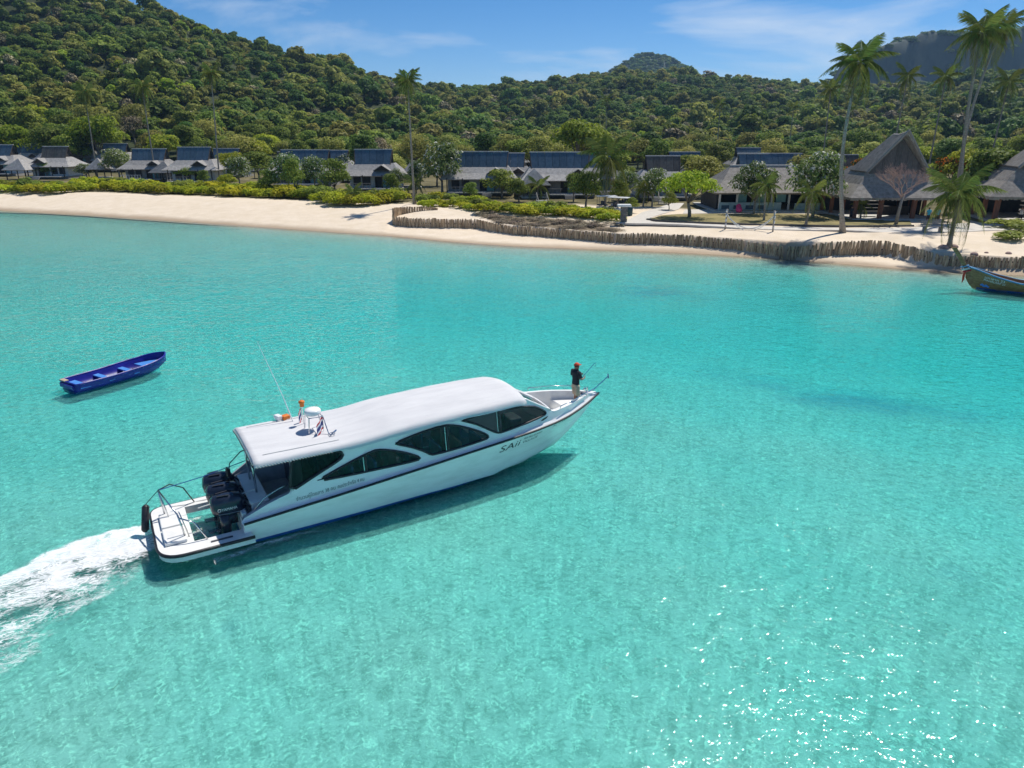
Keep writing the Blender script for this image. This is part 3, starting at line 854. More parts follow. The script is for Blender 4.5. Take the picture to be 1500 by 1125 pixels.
# outboard engines
def engine(v, lettering):
    e = MB()
    sec = [(-.06, .06, .05), (-.03, .21, .19), (.06, .27, .28), (.35, .285, .315), (.62, .275, .315), (.82, .24, .28), (.94, .14, .17), (.96, .03, .04)]
    rows = []
    for s, hw, hh in sec:      # s along length (aft -> fwd)
        u = 1.28 + s; cz = 1.16 - .05 * (s - .4); ring = []
        for j in range(16):
            a = 2 * math.pi * j / 16; ca, sa = math.cos(a), math.sin(a)
            ring.append((u - .10 * (sa > 0) * sa * 0, v + hw * math.copysign(abs(ca) ** .7, ca), cz + hh * 1.25 * math.copysign(abs(sa) ** .75, sa) * (1.0 if sa > 0 else .8)))
        rows.append(ring)
    e.grid(rows, True)
    cowl = e.build('outboard_engine', 'engine_navy', BT, smooth_=True)
    e = MB(); e.tube([(1.62, v, .95), (1.60, v, .4), (1.52, v, -.1), (1.48, v, -.55)], [.19, .16, .11, .08], 10)
    e.box((1.78, v, .72), (.34, .26, .34)); e.box((1.38, v, -.06), (.5, .26, .03))
    e.tube([(1.1, v, -.62), (1.3, v, -.62), (1.7, v, -.62), (1.85, v, -.62)], [.06, .10, .10, .02], 8)
    e.build('midsection', 'engine_navy', cowl, smooth_=True)
    e = MB()
    for sd in (-1, 1):
        e.tube([(1.40, v + sd * .278, 1.02), (1.70, v + sd * .290, 1.0), (2.02, v + sd * .275, .99)], .012, 4)
    e.build('trim_line', 'engine_grey', cowl)
    e = MB()
    for sd in (-1, 1):
        e.box((1.60, v + sd * .13, 1.555), (.34, .05, .02), rot=Matrix.Rotation(.12 * sd, 3, 'Z'))
    e.build('air_intake', 'black_rubber', cowl)
    text_mesh('engine_lettering', 'YAMAHA', .13, lambda x, y: Vector((1.50 + x, v - .292 - .004, 1.12 + y)), 'lettering_white', cowl, width=.46)
    e = MB(); e.tube([(1.44 + .045 * math.cos(a), v - .290, 1.165 + .045 * math.sin(a)) for a in np.linspace(0, 6.28, 11)[:-1]], .008, 4, closed=True); e.build('engine_emblem', 'lettering_white', cowl)
    for k in range(3):
        pass
    return cowl
for v in (.86, .06, -.74): engine(v, True)
for v in (.86, .06, -.74):
    mb = MB(); mb.tube([(2.1, v + .1, .98), (2.25, v + .14, 1.18), (2.42, v + .1, 1.0)], .03, 6)
    mb.tube([(2.05, v - .1, .98), (2.2, v - .16, 1.12), (2.4, v - .1, .9)], .022, 6)
    mb.build('hose', 'black_rubber', BT, smooth_=True)
mb = MB(); mb.tube([(2.06, .3, 1.0), (2.0, .34, 1.55)], .03, 6); mb.box((1.99, .34, 1.72), (.10, .12, .26), rz=.4); mb.tube([(1.99, .28, 1.8), (1.94, .2, 1.98)], .02, 5); mb.build('spotlight_post', 'black_rubber', BT)

# stern frame with braces, line and fender
mb = MB()
A, Bq = Vector((.02, .86, PZ)), Vector((.42, -.86, PZ)); hA, hB = Vector((-.05, .80, 1.42)), Vector((.30, -.92, 1.30))
mb.tube([A, hA], .026, 8); mb.tube([Bq, hB], .026, 8); mb.tube([hA, hB], .024, 8)
mb.tube([A + Vector((.1, -.3, 0)), hA], .02, 6); mb.tube([Bq + Vector((.1, .05, 0)), hB + Vector((.05, .25, .02))], .02, 6)
frm = mb.build('stern_frame', 'steel', BT, smooth_=True)
mb = MB(); mb.tube([hA, hA + Vector((.35, .2, .03)), Vector((.68, 1.28, 1.1)), Vector((.95, 1.4, PZ))], .02, 6); mb.build('brace', 'black_rubber', frm, smooth_=True)
mb = MB(); mb.tube([hB + Vector((0, 0, -.1)), Vector((.7, -1.1, 1.02)), Vector((.98, -1.25, PZ))], .024, 6); mb.build('brace', 'steel', frm, smooth_=True)
mb = MB(); mb.tube([hA, hA.lerp(Vector((2.62, .9, 1.75)), .5) - Vector((0, 0, .05)), Vector((2.62, .9, 1.75))], .014, 5); mb.build('line', 'rope_blue', BT)
mb = MB(); mb.tube([Vector((.9, -.5, 1.15)), Vector((2.62, -.42, 1.3))], .02, 5); mb.build('line', 'rope_white', BT)
mb = MB(); a_, b_ = Vector((-.46, .98, .95)), Vector((-.62, .62, .18))
mb.tube([a_, a_.lerp(b_, .05), a_.lerp(b_, .1), a_.lerp(b_, .9), a_.lerp(b_, .95), b_], [.04, .09, .115, .115, .09, .04], 10)
mb.tube([hA, a_], .012, 5); mb.build('fender', 'black_rubber', BT, smooth_=True)
mb = MB(); mb.tube([(.2, 1.45, PZ + .01), (.7, 1.32, PZ + .015), (1.0, 1.4, PZ + .01), (1.3, 1.36, PZ + .02), (1.9, 1.5, PZ + .01)], .014, 5); mb.build('line', 'rope_white', BT)

# roof gear
def rw(u, v): return roof_w(u, v)
mb = MB()
rc = Vector((4.72, -.15, 0)); rc.z = rw(4.72, -.15)
for dx, dy in ((-.25, .22), (-.25, -.3), (.28, .22), (.30, -.62)):
    mb.tube([(rc.x + dx * 1.0, rc.y + dy, rw(rc.x + dx, rc.y + dy)), (rc.x + dx * .8, rc.y + dy * (.9 if dy > -.5 else .5), rc.z + .50)], .018, 6)
mb.tube([(rc.x - .2, rc.y - .25, rc.z + .5), (rc.x - .2, rc.y + .2, rc.z + .5), (rc.x + .23, rc.y + .2, rc.z + .5), (rc.x + .23, rc.y - .3, rc.z + .5)], .018, 6, closed=True)
rs = mb.build('radar_stand', 'steel', BT)
mb = MB(); mb.lathe((rc.x, rc.y, rc.z + .52), [(.05, 0), (.23, .01), (.265, .045), (.265, .15), (.23, .19), (.10, .215), (.01, .22)], 20); mb.build('radar_dome', 'gelcoat', rs, smooth_=True)
def flag(u, v, w, dx, dy):
    po = MB(); po.tube([(u, v, w - .62), (u, v, w + .05)], .012, 5); p = po.build('flagpole', 'steel', BT)
    strips = [('flag_red', 0, 1), ('flag_white', 1, 2), ('flag_blue', 2, 4), ('flag_white', 4, 5), ('flag_red', 5, 6)]
    for m_, a, b in strips:
        fm = MB(); rows = []
        for s in np.linspace(0, 1, 8):
            off = .05 * math.sin(s * 8)
            rows.append([(u + dx * s + off * dy, v + dy * s - off * dx, w - .07 * q - .16 * s * s) for q in (a, b)])
        fm.grid(rows); fm.build('flag_stripe', m_, p, smooth_=True, fix=False)
flag(4.95, -.45, rc.z + .50, -.28, -.30)
flag(4.55, .72, rw(4.55, .72) + .5, -.12, -.12)
mb = MB(); mb.tube([(4.55, .5, rw(4.55, .5)), (4.55, .5, rw(4.55, .5) + .62)], .016, 6); bp = mb.build('beacon_post', 'steel', BT)
mb = MB(); z = rw(4.55, .5) + .6; mb.lathe((4.55, .5, z), [(.02, 0), (.075, .02), (.075, .12), (.10, .15), (.10, .20), (.05, .23), (.01, .23)], 12); mb.build('beacon', 'orange', bp, smooth_=True)
mb = MB(); z = rw(4.3, .95); mb.tube([(4.3, .95, z), (4.1, 1.2, z + .9), (3.6, 1.7, z + 2.7)], [.022, .014, .006], 6); mb.build('whip_antenna', 'gelcoat', BT)
mb = MB(); z = rw(4.1, 1.35); mb.box((4.15, 1.35, z + .08), (.26, .22, .16), rz=.3); lb = mb.build('roof_box', 'orange', BT, bevel=.03)
mb = MB(); mb.box((3.92, 1.4, z + .11), (.18, .3, .16), rz=.3); mb.build('horn', 'gelcoat', lb, bevel=.03)
mb = MB(); mb.tube([(5.3, -.65, rw(5.3, -.65) + .02), (5.12, -.8, rw(5.1, -.8) + .02), (5.0, -.95, rw(5, -.95) + .02)], .025, 6)
mb.tube([(5.1 + .09 * math.cos(a), -.86 + .09 * math.sin(a), rw(5.1, -.86) + .05) for a in np.linspace(0, 6.28, 11)[:-1]], .012, 4, closed=True); mb.build('roof_cleat', 'steel', BT)
# lettering on the hull
def lay(u0, w0, slope, off=.006, fn=hull_v):
    def f(x, y):
        u = u0 + x; w = w0 + slope * x + y
        return Vector((u, -(fn(u, w) + off), w))
    return f
text_mesh('lettering', 'SAii', .40, lay(10.92, 1.02, .075), 'lettering_dark', BT, italic=.15, width=.92)
text_mesh('lettering', 'PHI PHI ISLAND', .13, lay(11.95, 1.31, .075), 'lettering_dark', BT, italic=.15, width=.86)
text_mesh('lettering', 'VILLAGE', .15, lay(11.95, 1.13, .075), 'lettering_dark', BT, italic=.15, width=.72)
text_mesh('lettering', 'AU LARAMA', .14, lay(13.35, 1.42, .085), 'lettering_dark', BT, italic=.2, width=1.15)
text_mesh('lettering', 'จำนวนผู้โดยสาร 38 คน', .17, lay(3.62, 1.14, .072, fn=side_v), 'lettering_dark', BT, width=1.24)
text_mesh('lettering', 'คนประจำเรือ 4 คน', .17, lay(4.94, 1.235, .072, fn=side_v), 'lettering_dark', BT, width=.88)
# ------------------------------------------------------------------ foliage
def leaf_mat(name, dark, light, trans=.48, rnd_h=.020, rnd_v=.30, flower=None, ff=.0):
    m, n, l = new_mat(name)
    out = n.new('ShaderNodeOutputMaterial')
    at = n.new('ShaderNodeAttribute'); at.attribute_name = 'tone'
    geo = n.new('ShaderNodeNewGeometry'); oi = n.new('ShaderNodeObjectInfo')
    mx = n.new('ShaderNodeMath'); mx.operation = 'MULTIPLY_ADD'; mx.inputs[1].default_value = .45; l.new(geo.outputs['Random Per Island'], mx.inputs[0])
    m2 = n.new('ShaderNodeMath'); m2.operation = 'MULTIPLY'; m2.inputs[1].default_value = .55; l.new(at.outputs['Fac'], m2.inputs[0]); l.new(m2.outputs[0], mx.inputs[2])
    rp = n.new('ShaderNodeValToRGB'); rp.color_ramp.elements[0].position = .12; rp.color_ramp.elements[1].position = .88
    rp.color_ramp.elements[0].color = rgba(dark); rp.color_ramp.elements[1].color = rgba(light); l.new(mx.outputs[0], rp.inputs[0])
    hs = n.new('ShaderNodeHueSaturation')
    for i, (nm, amp, base) in enumerate((('Hue', rnd_h, .5), ('Value', rnd_v, 1.0))):
        wn_ = n.new('ShaderNodeTexWhiteNoise'); wn_.noise_dimensions = '1D'
        ad = n.new('ShaderNodeMath'); ad.operation = 'ADD'; ad.inputs[1].default_value = i * 3.7; l.new(oi.outputs['Random'], ad.inputs[0]); l.new(ad.outputs[0], wn_.inputs['W'])
        mr = n.new('ShaderNodeMapRange'); mr.inputs['To Min'].default_value = base - amp; mr.inputs['To Max'].default_value = base + amp
        l.new(wn_.outputs['Value'], mr.inputs['Value']); l.new(mr.outputs[0], hs.inputs[nm])
    l.new(rp.outputs[0], hs.inputs['Color'])
    col = hs.outputs[0]
    if flower:
        gt = n.new('ShaderNodeMath'); gt.operation = 'GREATER_THAN'; gt.inputs[1].default_value = 1 - ff; l.new(geo.outputs['Random Per Island'], gt.inputs[0])
        mc = n.new('ShaderNodeMixRGB'); l.new(gt.outputs[0], mc.inputs[0]); l.new(col, mc.inputs[1]); mc.inputs[2].default_value = rgba(flower); col = mc.outputs[0]
    d = n.new('ShaderNodeBsdfPrincipled'); d.inputs['Roughness'].default_value = .55; d.inputs['Specular IOR Level'].default_value = .12
    t = n.new('ShaderNodeBsdfTranslucent'); l.new(col, d.inputs['Base Color']); l.new(col, t.inputs['Color'])
    ms = n.new('ShaderNodeMixShader'); ms.inputs[0].default_value = trans; l.new(d.outputs[0], ms.inputs[1]); l.new(t.outputs[0], ms.inputs[2]); l.new(ms.outputs[0], out.inputs[0])
    return m
leaf_mat('leaf_dark', (.045, .10, .020), (.18, .28, .055))
leaf_mat('leaf_mid', (.085, .14, .020), (.33, .40, .07))
leaf_mat('leaf_olive', (.16, .18, .035), (.46, .45, .11))
leaf_mat('leaf_bright', (.15, .24, .016), (.52, .58, .055))
leaf_mat('leaf_dry', (.16, .14, .075), (.36, .31, .17), trans=.1)
leaf_mat('leaf_frangipani', (.06, .11, .026), (.22, .28, .08), flower=(.70, .70, .62), ff=.15)
leaf_mat('leaf_shrub', (.20, .26, .012), (.64, .64, .05), trans=.58)
leaf_mat('leaf_flame', (.05, .08, .012), (.20, .20, .03), flower=(.75, .20, .015), ff=.30)
leaf_mat('leaf_palm', (.085, .125, .022), (.30, .35, .085), trans=.3)
leaf_mat('leaf_palm_dry', (.14, .10, .045), (.30, .24, .12), trans=.2)
leaf_mat('leaf_scrub_dry', (.12, .10, .07), (.30, .24, .17), trans=.1)
pmat('bark', (.16, .13, .10), (.30, .26, .21), rough=.9, scale=5, stretch=(1, 1, .3))
pmat('bark_pale', (.20, .18, .15), (.34, .30, .25), rough=.9, scale=4, stretch=(1, 1, 3), rnd=.12)
pmat('bark_pink', (.30, .20, .17), (.42, .30, .26), rough=.9, scale=5)

def leaf_cloud(lobes, n, size, rng, flat=.0, droop=.25, aspect=.55, up=.45):
    """quads scattered through a set of ellipsoid lobes (cx,cy,cz,rx,ry,rz); returns verts, faces, tone"""
    lobes = np.array(lobes, float)
    wgt = (lobes[:, 3] * lobes[:, 4] * lobes[:, 5]) ** .67; wgt /= wgt.sum()
    k = rng.choice(len(lobes), n, p=wgt); L = lobes[k]
    d = rng.normal(size=(n, 3)); d /= np.linalg.norm(d, axis=1)[:, None]
    d[:, 2] = np.where(d[:, 2] < -.35, -d[:, 2] * .6, d[:, 2]); d /= np.linalg.norm(d, axis=1)[:, None]
    r = .62 + .42 * rng.random(n) ** .55
    P = L[:, :3] + d * L[:, 3:6] * r[:, None]
    N = d + rng.normal(size=(n, 3)) * .38; N[:, 2] += up; N /= np.linalg.norm(N, axis=1)[:, None]
    T = np.cross(N, rng.normal(size=(n, 3))); T /= np.linalg.norm(T, axis=1)[:, None]
    T[:, 2] *= (1 - flat); B = np.cross(N, T)
    s = size * (.6 + .8 * rng.random(n))[:, None]
    a, b = T * s * .5, B * s * aspect * .5
    V = np.stack([P - a, P + b * 1.0, P + a - N * s * droop * .4, P - b], 1).reshape(-1, 3)
    tone_l = rng.random(len(lobes)); tone = np.clip(tone_l[k] * .7 + .3 * rng.random(n), 0, 1)
    F = np.arange(n * 4).reshape(-1, 4)
    return V, F, np.repeat(tone, 4)
def leaf_mesh(name, parts, mat):
    V = np.concatenate([p[0] for p in parts]); o = 0; F = []; T = np.concatenate([p[2] for p in parts])
    for p in parts: F.append(p[1] + o); o += len(p[0])
    F = np.concatenate(F)
    me = bpy.data.meshes.new(name)
    me.vertices.add(len(V)); me.vertices.foreach_set('co', V.astype(np.float32).ravel())
    me.loops.add(F.size); me.loops.foreach_set('vertex_index', F.astype(np.int32).ravel())
    me.polygons.add(len(F)); me.polygons.foreach_set('loop_start', np.arange(0, F.size, 4, dtype=np.int32)); me.polygons.foreach_set('loop_total', np.full(len(F), 4, np.int32))
    me.update(calc_edges=True); me.validate()
    a = me.attributes.new('tone', 'FLOAT', 'POINT'); a.data.foreach_set('value', T.astype(np.float32))
    me.materials.append(MATS[mat])
    return me
def crown_lobes(rng, r, h, n, z0, flat=1.0):
    """lobes of a broad crown: radius r, height h above z0"""
    out = []
    for i in range(n):
        a = rng.uniform(0, 6.283); q = rng.uniform(0, 1) ** .6
        zz = rng.uniform(.15, 1)
        rad = r * q * (1 - .55 * max(zz - .45, 0) / .55) * .78
        s = r * rng.uniform(.26, .46)
        out.append((rad * math.cos(a), rad * math.sin(a), z0 + h * zz * .82, s, s * rng.uniform(.8, 1.2), s * rng.uniform(.55, .8) * flat))
    return out
def trunk_mesh(name, rng, h, r0, lobes, mat='bark', lean=0.0, limbs=6):
    mb = MB()
    fork = Vector((lean * h * .45, rng.uniform(-.2, .2), h * .5))
    mb.tube([(0, 0, -.3), (lean * h * .1, 0, h * .2), fork], [r0 * 1.25, r0, r0 * .75], 7)
    idx = rng.permutation(len(lobes))[:limbs]
    for i in idx:
        e = Vector(lobes[i][:3]); mid = fork.lerp(e, .5) + Vector((0, 0, .12 * h * rng.uniform(-.5, .8)))
        mb.tube([fork - Vector((0, 0, .05 * h)), mid, e], [r0 * .55, r0 * .33, r0 * .1], 5)
    return mb.mesh(name, mat, smooth_=True)

TREES = {}
def make_tree_kind(key, leaf, nvar, r, h, trunk_h, lobes, leaves, size, flat=1.0, bark='bark', lean=0.0, r0=.22, aspect=.55):
    out = []
    for v in range(nvar):
        rng = np.random.default_rng(abs(hash_str(key)) % 99991 + v * 17)
        lb = crown_lobes(rng, r, h, lobes, trunk_h, flat)
        if lean: lb = [(q[0] + lean * trunk_h * .8,) + q[1:] for q in lb]
        V = leaf_cloud(lb, leaves, size, rng, aspect=aspect)
        out.append((trunk_mesh('trunk', rng, trunk_h + h * .4, r0, lb, bark, lean), leaf_mesh('crown', [V], leaf)))
    TREES[key] = out
def hash_str(s):
    h = 7
    for c in s: h = (h * 31 + ord(c)) % 1000003
    return h
# r, h are about 1 unit crowns scaled on placement: crown radius 4 m, height 5 m
make_tree_kind('dark', 'leaf_dark', 3, 4.0, 5.2, 3.0, 30, 3000, .55)
make_tree_kind('mid', 'leaf_mid', 3, 4.0, 4.8, 3.0, 30, 2800, .52)
make_tree_kind('olive', 'leaf_olive', 3, 4.2, 4.6, 3.0, 34, 2300, .48)
make_tree_kind('bright', 'leaf_bright', 3, 4.6, 3.6, 3.2, 30, 3000, .50, flat=.7)
make_tree_kind('dry', 'leaf_dry', 2, 3.8, 4.6, 3.2, 30, 1300, .42)
make_tree_kind('flame', 'leaf_flame', 2, 4.6, 3.2, 3.4, 26, 2300, .48, flat=.7)
make_tree_kind('frangipani', 'leaf_frangipani', 3, 3.2, 3.2, 1.5, 34, 3000, .34, bark='bark_pale', r0=.16, aspect=.5)
make_tree_kind('garden', 'leaf_mid', 2, 2.6, 2.8, 1.3, 26, 2400, .30, r0=.14)
make_tree_kind('umbrella', 'leaf_bright', 2, 3.6, 1.7, 2.0, 30, 3000, .30, flat=.55, r0=.2, lean=-.25)
GROUPS_T = {
    'dark': ('dark green broadleaf tree in the wood behind the bungalows', 'dark trees behind the bungalows'),
    'mid': ('mid green rounded tree in the wood behind the bungalows', 'mid green trees behind the bungalows'),
    'olive': ('olive green loose-crowned tree in the wood behind the bungalows', 'olive trees behind the bungalows'),
    'bright': ('bright yellow-green spreading tree behind the bungalows', 'bright green trees behind the bungalows'),
    'dry': ('dry brownish grey thin-leaved tree behind the bungalows', 'dry trees behind the bungalows'),
    'flame': ('flat-topped tree with orange blossoms behind the thatched pavilion', 'orange blossom trees'),
    'frangipani': ('frangipani tree with white blossoms among the bungalows', 'white blossoming garden trees'),
    'garden': ('small rounded green garden tree in front of the bungalows', 'small garden trees'),
}
def place_tree(key, loc, sc, label=None, group=None, szz=1.0, name=None, rz=None):
    var = TREES[key]; k = random.randrange(len(var)); g = GROUPS_T.get(key, (None, None))
    t = thing(name or {'frangipani': 'frangipani_tree', 'flame': 'flame_tree', 'garden': 'garden_tree', 'umbrella': 'shade_tree'}.get(key, 'broadleaf_tree'),
              (loc[0], loc[1], loc[2] - .05), random.uniform(0, 6.28) if rz is None else rz, label or g[0], 'tree', group or (None if label else g[1]))
    t.scale = (sc, sc, sc * szz)
    inst('trunk', var[k][0], t); inst('crown', var[k][1], t)
    return t
def tree_px(key, px, base_py, width_px, height_px, label=None, group=None, name=None, rz=None, y=None):
    """tree standing where the sight line of its foot meets the ground, sized from its pixel width and height"""
    p = ground_at(px, base_py) if y is None else at_y(px, base_py, y)
    if y is not None: p.z = hgt(p.x, p.y)
    dep = p.y * _c + (CAM_H - p.z) * _s; ppm = F_PX / dep
    r, h = {'dark': (4.4, 8.0), 'mid': (4.4, 7.6), 'olive': (4.6, 7.4), 'bright': (5, 6.6), 'dry': (4.2, 7.6), 'flame': (5, 6.4), 'frangipani': (3.6, 4.7), 'garden': (2.9, 4.1), 'umbrella': (3.9, 3.7)}[key]
    sc = width_px / ppm / (2 * r); sz = height_px / ppm / h
    return place_tree(key, p, sc, label, group, sz / sc, name, rz)

# ------------------------------------------------------------------ woods: single trees on the flat, the hillside as one mass
def wood_points(y0, y1, step, a0, a1, rng):
    pts = []
    y = y0
    while y < y1:
        w0, w1 = a0 * y, a1 * y; x = w0 + rng.uniform(0, step)
        while x < w1:
            pts.append((x + rng.uniform(-.4, .4) * step, y + rng.uniform(-.45, .45) * step)); x += step
        y += step * .9
    return pts
rngw = np.random.default_rng(11)
CLEAR = []      # (x, y, r) kept free of random trees: filled by the buildings
def wood_single():
    n = 0
    for x, y in wood_points(172, 238, 10.4, -.80, .80, rngw):
        if y < 190 and x / y < -.25: continue
        if any((x - c[0]) ** 2 + (y - c[1]) ** 2 < c[2] ** 2 for c in CLEAR): continue
        z = hgt(x, y); f = mnoise.noise((x * .02, y * .02, 3.0)); a = x / y
        keys = ['dark', 'mid', 'mid', 'olive', 'olive', 'bright', 'dry']
        wts = [1.1 + f * 2, 2, 1.5, 1.5 - f, 1.2, 1.3 if a < -.3 or a > .45 else .7, .45]
        wts = np.maximum(np.array(wts), .1); key = keys[int(rngw.choice(7, p=wts / wts.sum()))]
        if key == 'dry' and rngw.random() < .3: key = 'olive'
        place_tree(key, (x, y, z), rngw.uniform(.78, 1.25) * (1.1 if a < -.35 else .95), szz=rngw.uniform(.85, 1.15)); n += 1
    return n

HILL_PROTO = []
def hill_protos():
    col = bpy.data.collections.new('hill_crowns')
    k = 0
    for leaf, num in (('leaf_dark', 4), ('leaf_mid', 3), ('leaf_olive', 3), ('leaf_dry', 2), ('leaf_bright', 1)):
        for v in range(num):
            rng = np.random.default_rng(500 + k)
            lb = crown_lobes(rng, 4.2, 5.0, 20, 1.5)
            V = leaf_cloud(lb, 1000 if leaf != 'leaf_dry' else 600, .95, rng, aspect=.65)
            o = bpy.data.objects.new('hill_crown_%02d' % k, leaf_mesh('hill_crown', [V], leaf)); col.objects.link(o); k += 1
    return col, k
def gn_scatter(name, pts, scl, rot, idx, coll, label):
    me = bpy.data.meshes.new(name); me.from_pydata(pts, [], [])
    for nm, typ, vals in (('scl', 'FLOAT_VECTOR', scl), ('rot', 'FLOAT', rot), ('pick', 'INT', idx)):
        a = me.attributes.new(nm, typ, 'POINT')
        a.data.foreach_set('vector' if typ == 'FLOAT_VECTOR' else 'value', np.array(vals, np.int32 if typ == 'INT' else np.float32).ravel())
    o = bpy.data.objects.new(name, me); COL.objects.link(o)
    ng = bpy.data.node_groups.new(name + '_nodes', 'GeometryNodeTree')
    ng.interface.new_socket('Geometry', in_out='INPUT', socket_type='NodeSocketGeometry'); ng.interface.new_socket('Geometry', in_out='OUTPUT', socket_type='NodeSocketGeometry')
    N, L = ng.nodes, ng.links
    gi, go = N.new('NodeGroupInput'), N.new('NodeGroupOutput')
    ci = N.new('GeometryNodeCollectionInfo'); ci.inputs['Collection'].default_value = coll; ci.inputs['Separate Children'].default_value = True; ci.inputs['Reset Children'].default_value = True
    ip = N.new('GeometryNodeInstanceOnPoints'); ip.inputs['Pick Instance'].default_value = True
    def named(nm, typ):
        q = N.new('GeometryNodeInputNamedAttribute'); q.data_type = typ; q.inputs['Name'].default_value = nm; return q.outputs['Attribute']
    cx = N.new('ShaderNodeCombineXYZ'); L.new(named('rot', 'FLOAT'), cx.inputs['Z'])
    L.new(gi.outputs[0], ip.inputs['Points']); L.new(ci.outputs[0], ip.inputs['Instance']); L.new(named('pick', 'INT'), ip.inputs['Instance Index'])
    L.new(cx.outputs[0], ip.inputs['Rotation']); L.new(named('scl', 'FLOAT_VECTOR'), ip.inputs['Scale']); L.new(ip.outputs[0], go.inputs[0])
    md = o.modifiers.new('scatter', 'NODES'); md.node_group = ng
    tag(o, label, 'forest', kind='stuff')
    return o
HILL_COL, HILL_N = hill_protos()
def forest():
    pts, scl, rot, idx = [], [], [], []
    rng = np.random.default_rng(21)
    cand = wood_points(238, 330, 6.6, -.86, .86, rng) + wood_points(330, 760, 7.4, -.86, .86, rng)
    for x, y in cand:
        a = x / y; dr = float(np.interp(a, _sa, _sd))
        if y > dr + 25: continue
        z = hgt(x, y)
        f = mnoise.noise((x * .012, y * .012, 9.0)) + .5 * mnoise.noise((x * .04, y * .04, 2.0))
        dryness = np.interp(a, [-.75, -.3, .0, .5, .75], [.25, .30, .75, .70, .45])
        u = rng.random() + f * .35
        if u < .24 - dryness * .20: k = rng.integers(0, 4)
        elif u < .50 - dryness * .16: k = rng.choice([0, 1, 2, 3, 4, 5, 6])
        elif u < .93 - dryness * .10: k = rng.integers(4, 10)
        else: k = rng.choice([7, 8, 9, 10, 11]) if rng.random() < .4 + dryness * .6 else rng.choice([4, 9, 12])
        s = rng.uniform(.5, 1.25) * (1.6 if rng.random() < .12 else 1.0)
        pts.append((x, y, z - 1.6 * s)); scl.append((s, s, s * rng.uniform(.8, 1.25))); rot.append(rng.uniform(0, 6.28)); idx.append(int(k))
    return gn_scatter('hillside_forest', pts, scl, rot, idx, HILL_COL, 'dense tropical forest covering the hillside above the bay')
forest()

# ------------------------------------------------------------------ far rocks: peak and cliffs, wooded
pmat('far_rock', (.030, .045, .035), (.085, .10, .075), rough=.95, scale=.03, stretch=(1, 1, .35), bump=.6, bump_scale=.12)
def far_hill(name, prof, dist, depth, label, steep, cliff):
    """ridge whose crest follows the photographed profile; a body with front slope, crest and back slope"""
    A = np.array([(ray(px, py)[0] / ray(px, py)[1], CAM_H + ray(px, py)[2] / ray(px, py)[1] * dist) for px, py in prof])
    xs = np.linspace(A[0, 0], A[-1, 0], 120); rows = []
    for t in np.linspace(0, 1, 40):
        row = []
        for a in xs:
            x = a * dist; zt = float(np.interp(a, A[:, 0], A[:, 1]))
            nz = mnoise.noise((x * .012, t * 3, 1)) * .5 + mnoise.noise((x * .04, t * 9, 2)) * .3
            if t < .5:
                q = t / .5; zz = zt * (q ** steep if not cliff else float(.5 * smooth(0, .35, q) + .5 * smooth(.62, .86, q)))
                y = dist - depth * (1 - q) + nz * depth * .18
            else:
                q = (t - .5) / .5; zz = zt * (1 - q ** 1.5); y = dist + depth * q
            row.append((x * (y / dist), y, zz + nz * 6 * (zz > 5)))
        rows.append(row)
    mb = MB(); mb.grid(rows); o = mb.build(name, 'far_rock', smooth_=True, fix=False)
    tag(o, label, 'hill', kind='structure')
    return rows
PEAK = [(840, 128), (880, 119), (893, 108), (905, 99), (925, 88), (937, 80), (955, 78.5), (975, 82), (988, 92), (1000, 96), (1012, 105), (1030, 114), (1060, 126), (1100, 140)]
CLIFF = [(1190, 150), (1212, 128), (1222, 112), (1235, 92), (1262, 80), (1285, 72), (1300, 66), (1318, 62), (1327, 58), (1335, 63), (1345, 52), (1362, 49), (1385, 53), (1400, 51), (1425, 55), (1450, 49), (1480, 46), (1510, 44), (1600, 40), (1750, 60), (1900, 130)]
rk = far_hill('mountain_peak', PEAK, 1500, 260, 'distant wooded rocky peak rising beyond the ridge', .8, False)
rc_ = far_hill('rock_cliffs', CLIFF, 1050, 150, 'distant limestone cliffs with wooded tops', .8, True)
def far_woods():
    rng = np.random.default_rng(5); pts, scl, rot, idx = [], [], [], []
    for rows, n, cl in ((rk, 2600, False), (rc_, 1900, True)):
        for _ in range(n):
            i = rng.integers(4, 26); j = rng.integers(2, 118); p = rows[i][j]
            if cl and 10 < i < 17 and rng.random() < .8: continue
            if p[2] < 30: continue
            s = rng.uniform(1.1, 2.0); pts.append((p[0] + rng.uniform(-8, 8), p[1] + rng.uniform(-8, 8), p[2] - 4 * s)); scl.append((s, s, s * .9)); rot.append(rng.uniform(0, 6.28)); idx.append(int(rng.integers(0, 7)))
    gn_scatter('distant_forest', pts, scl, rot, idx, HILL_COL, 'forest on the distant peak and cliff tops')
far_woods()

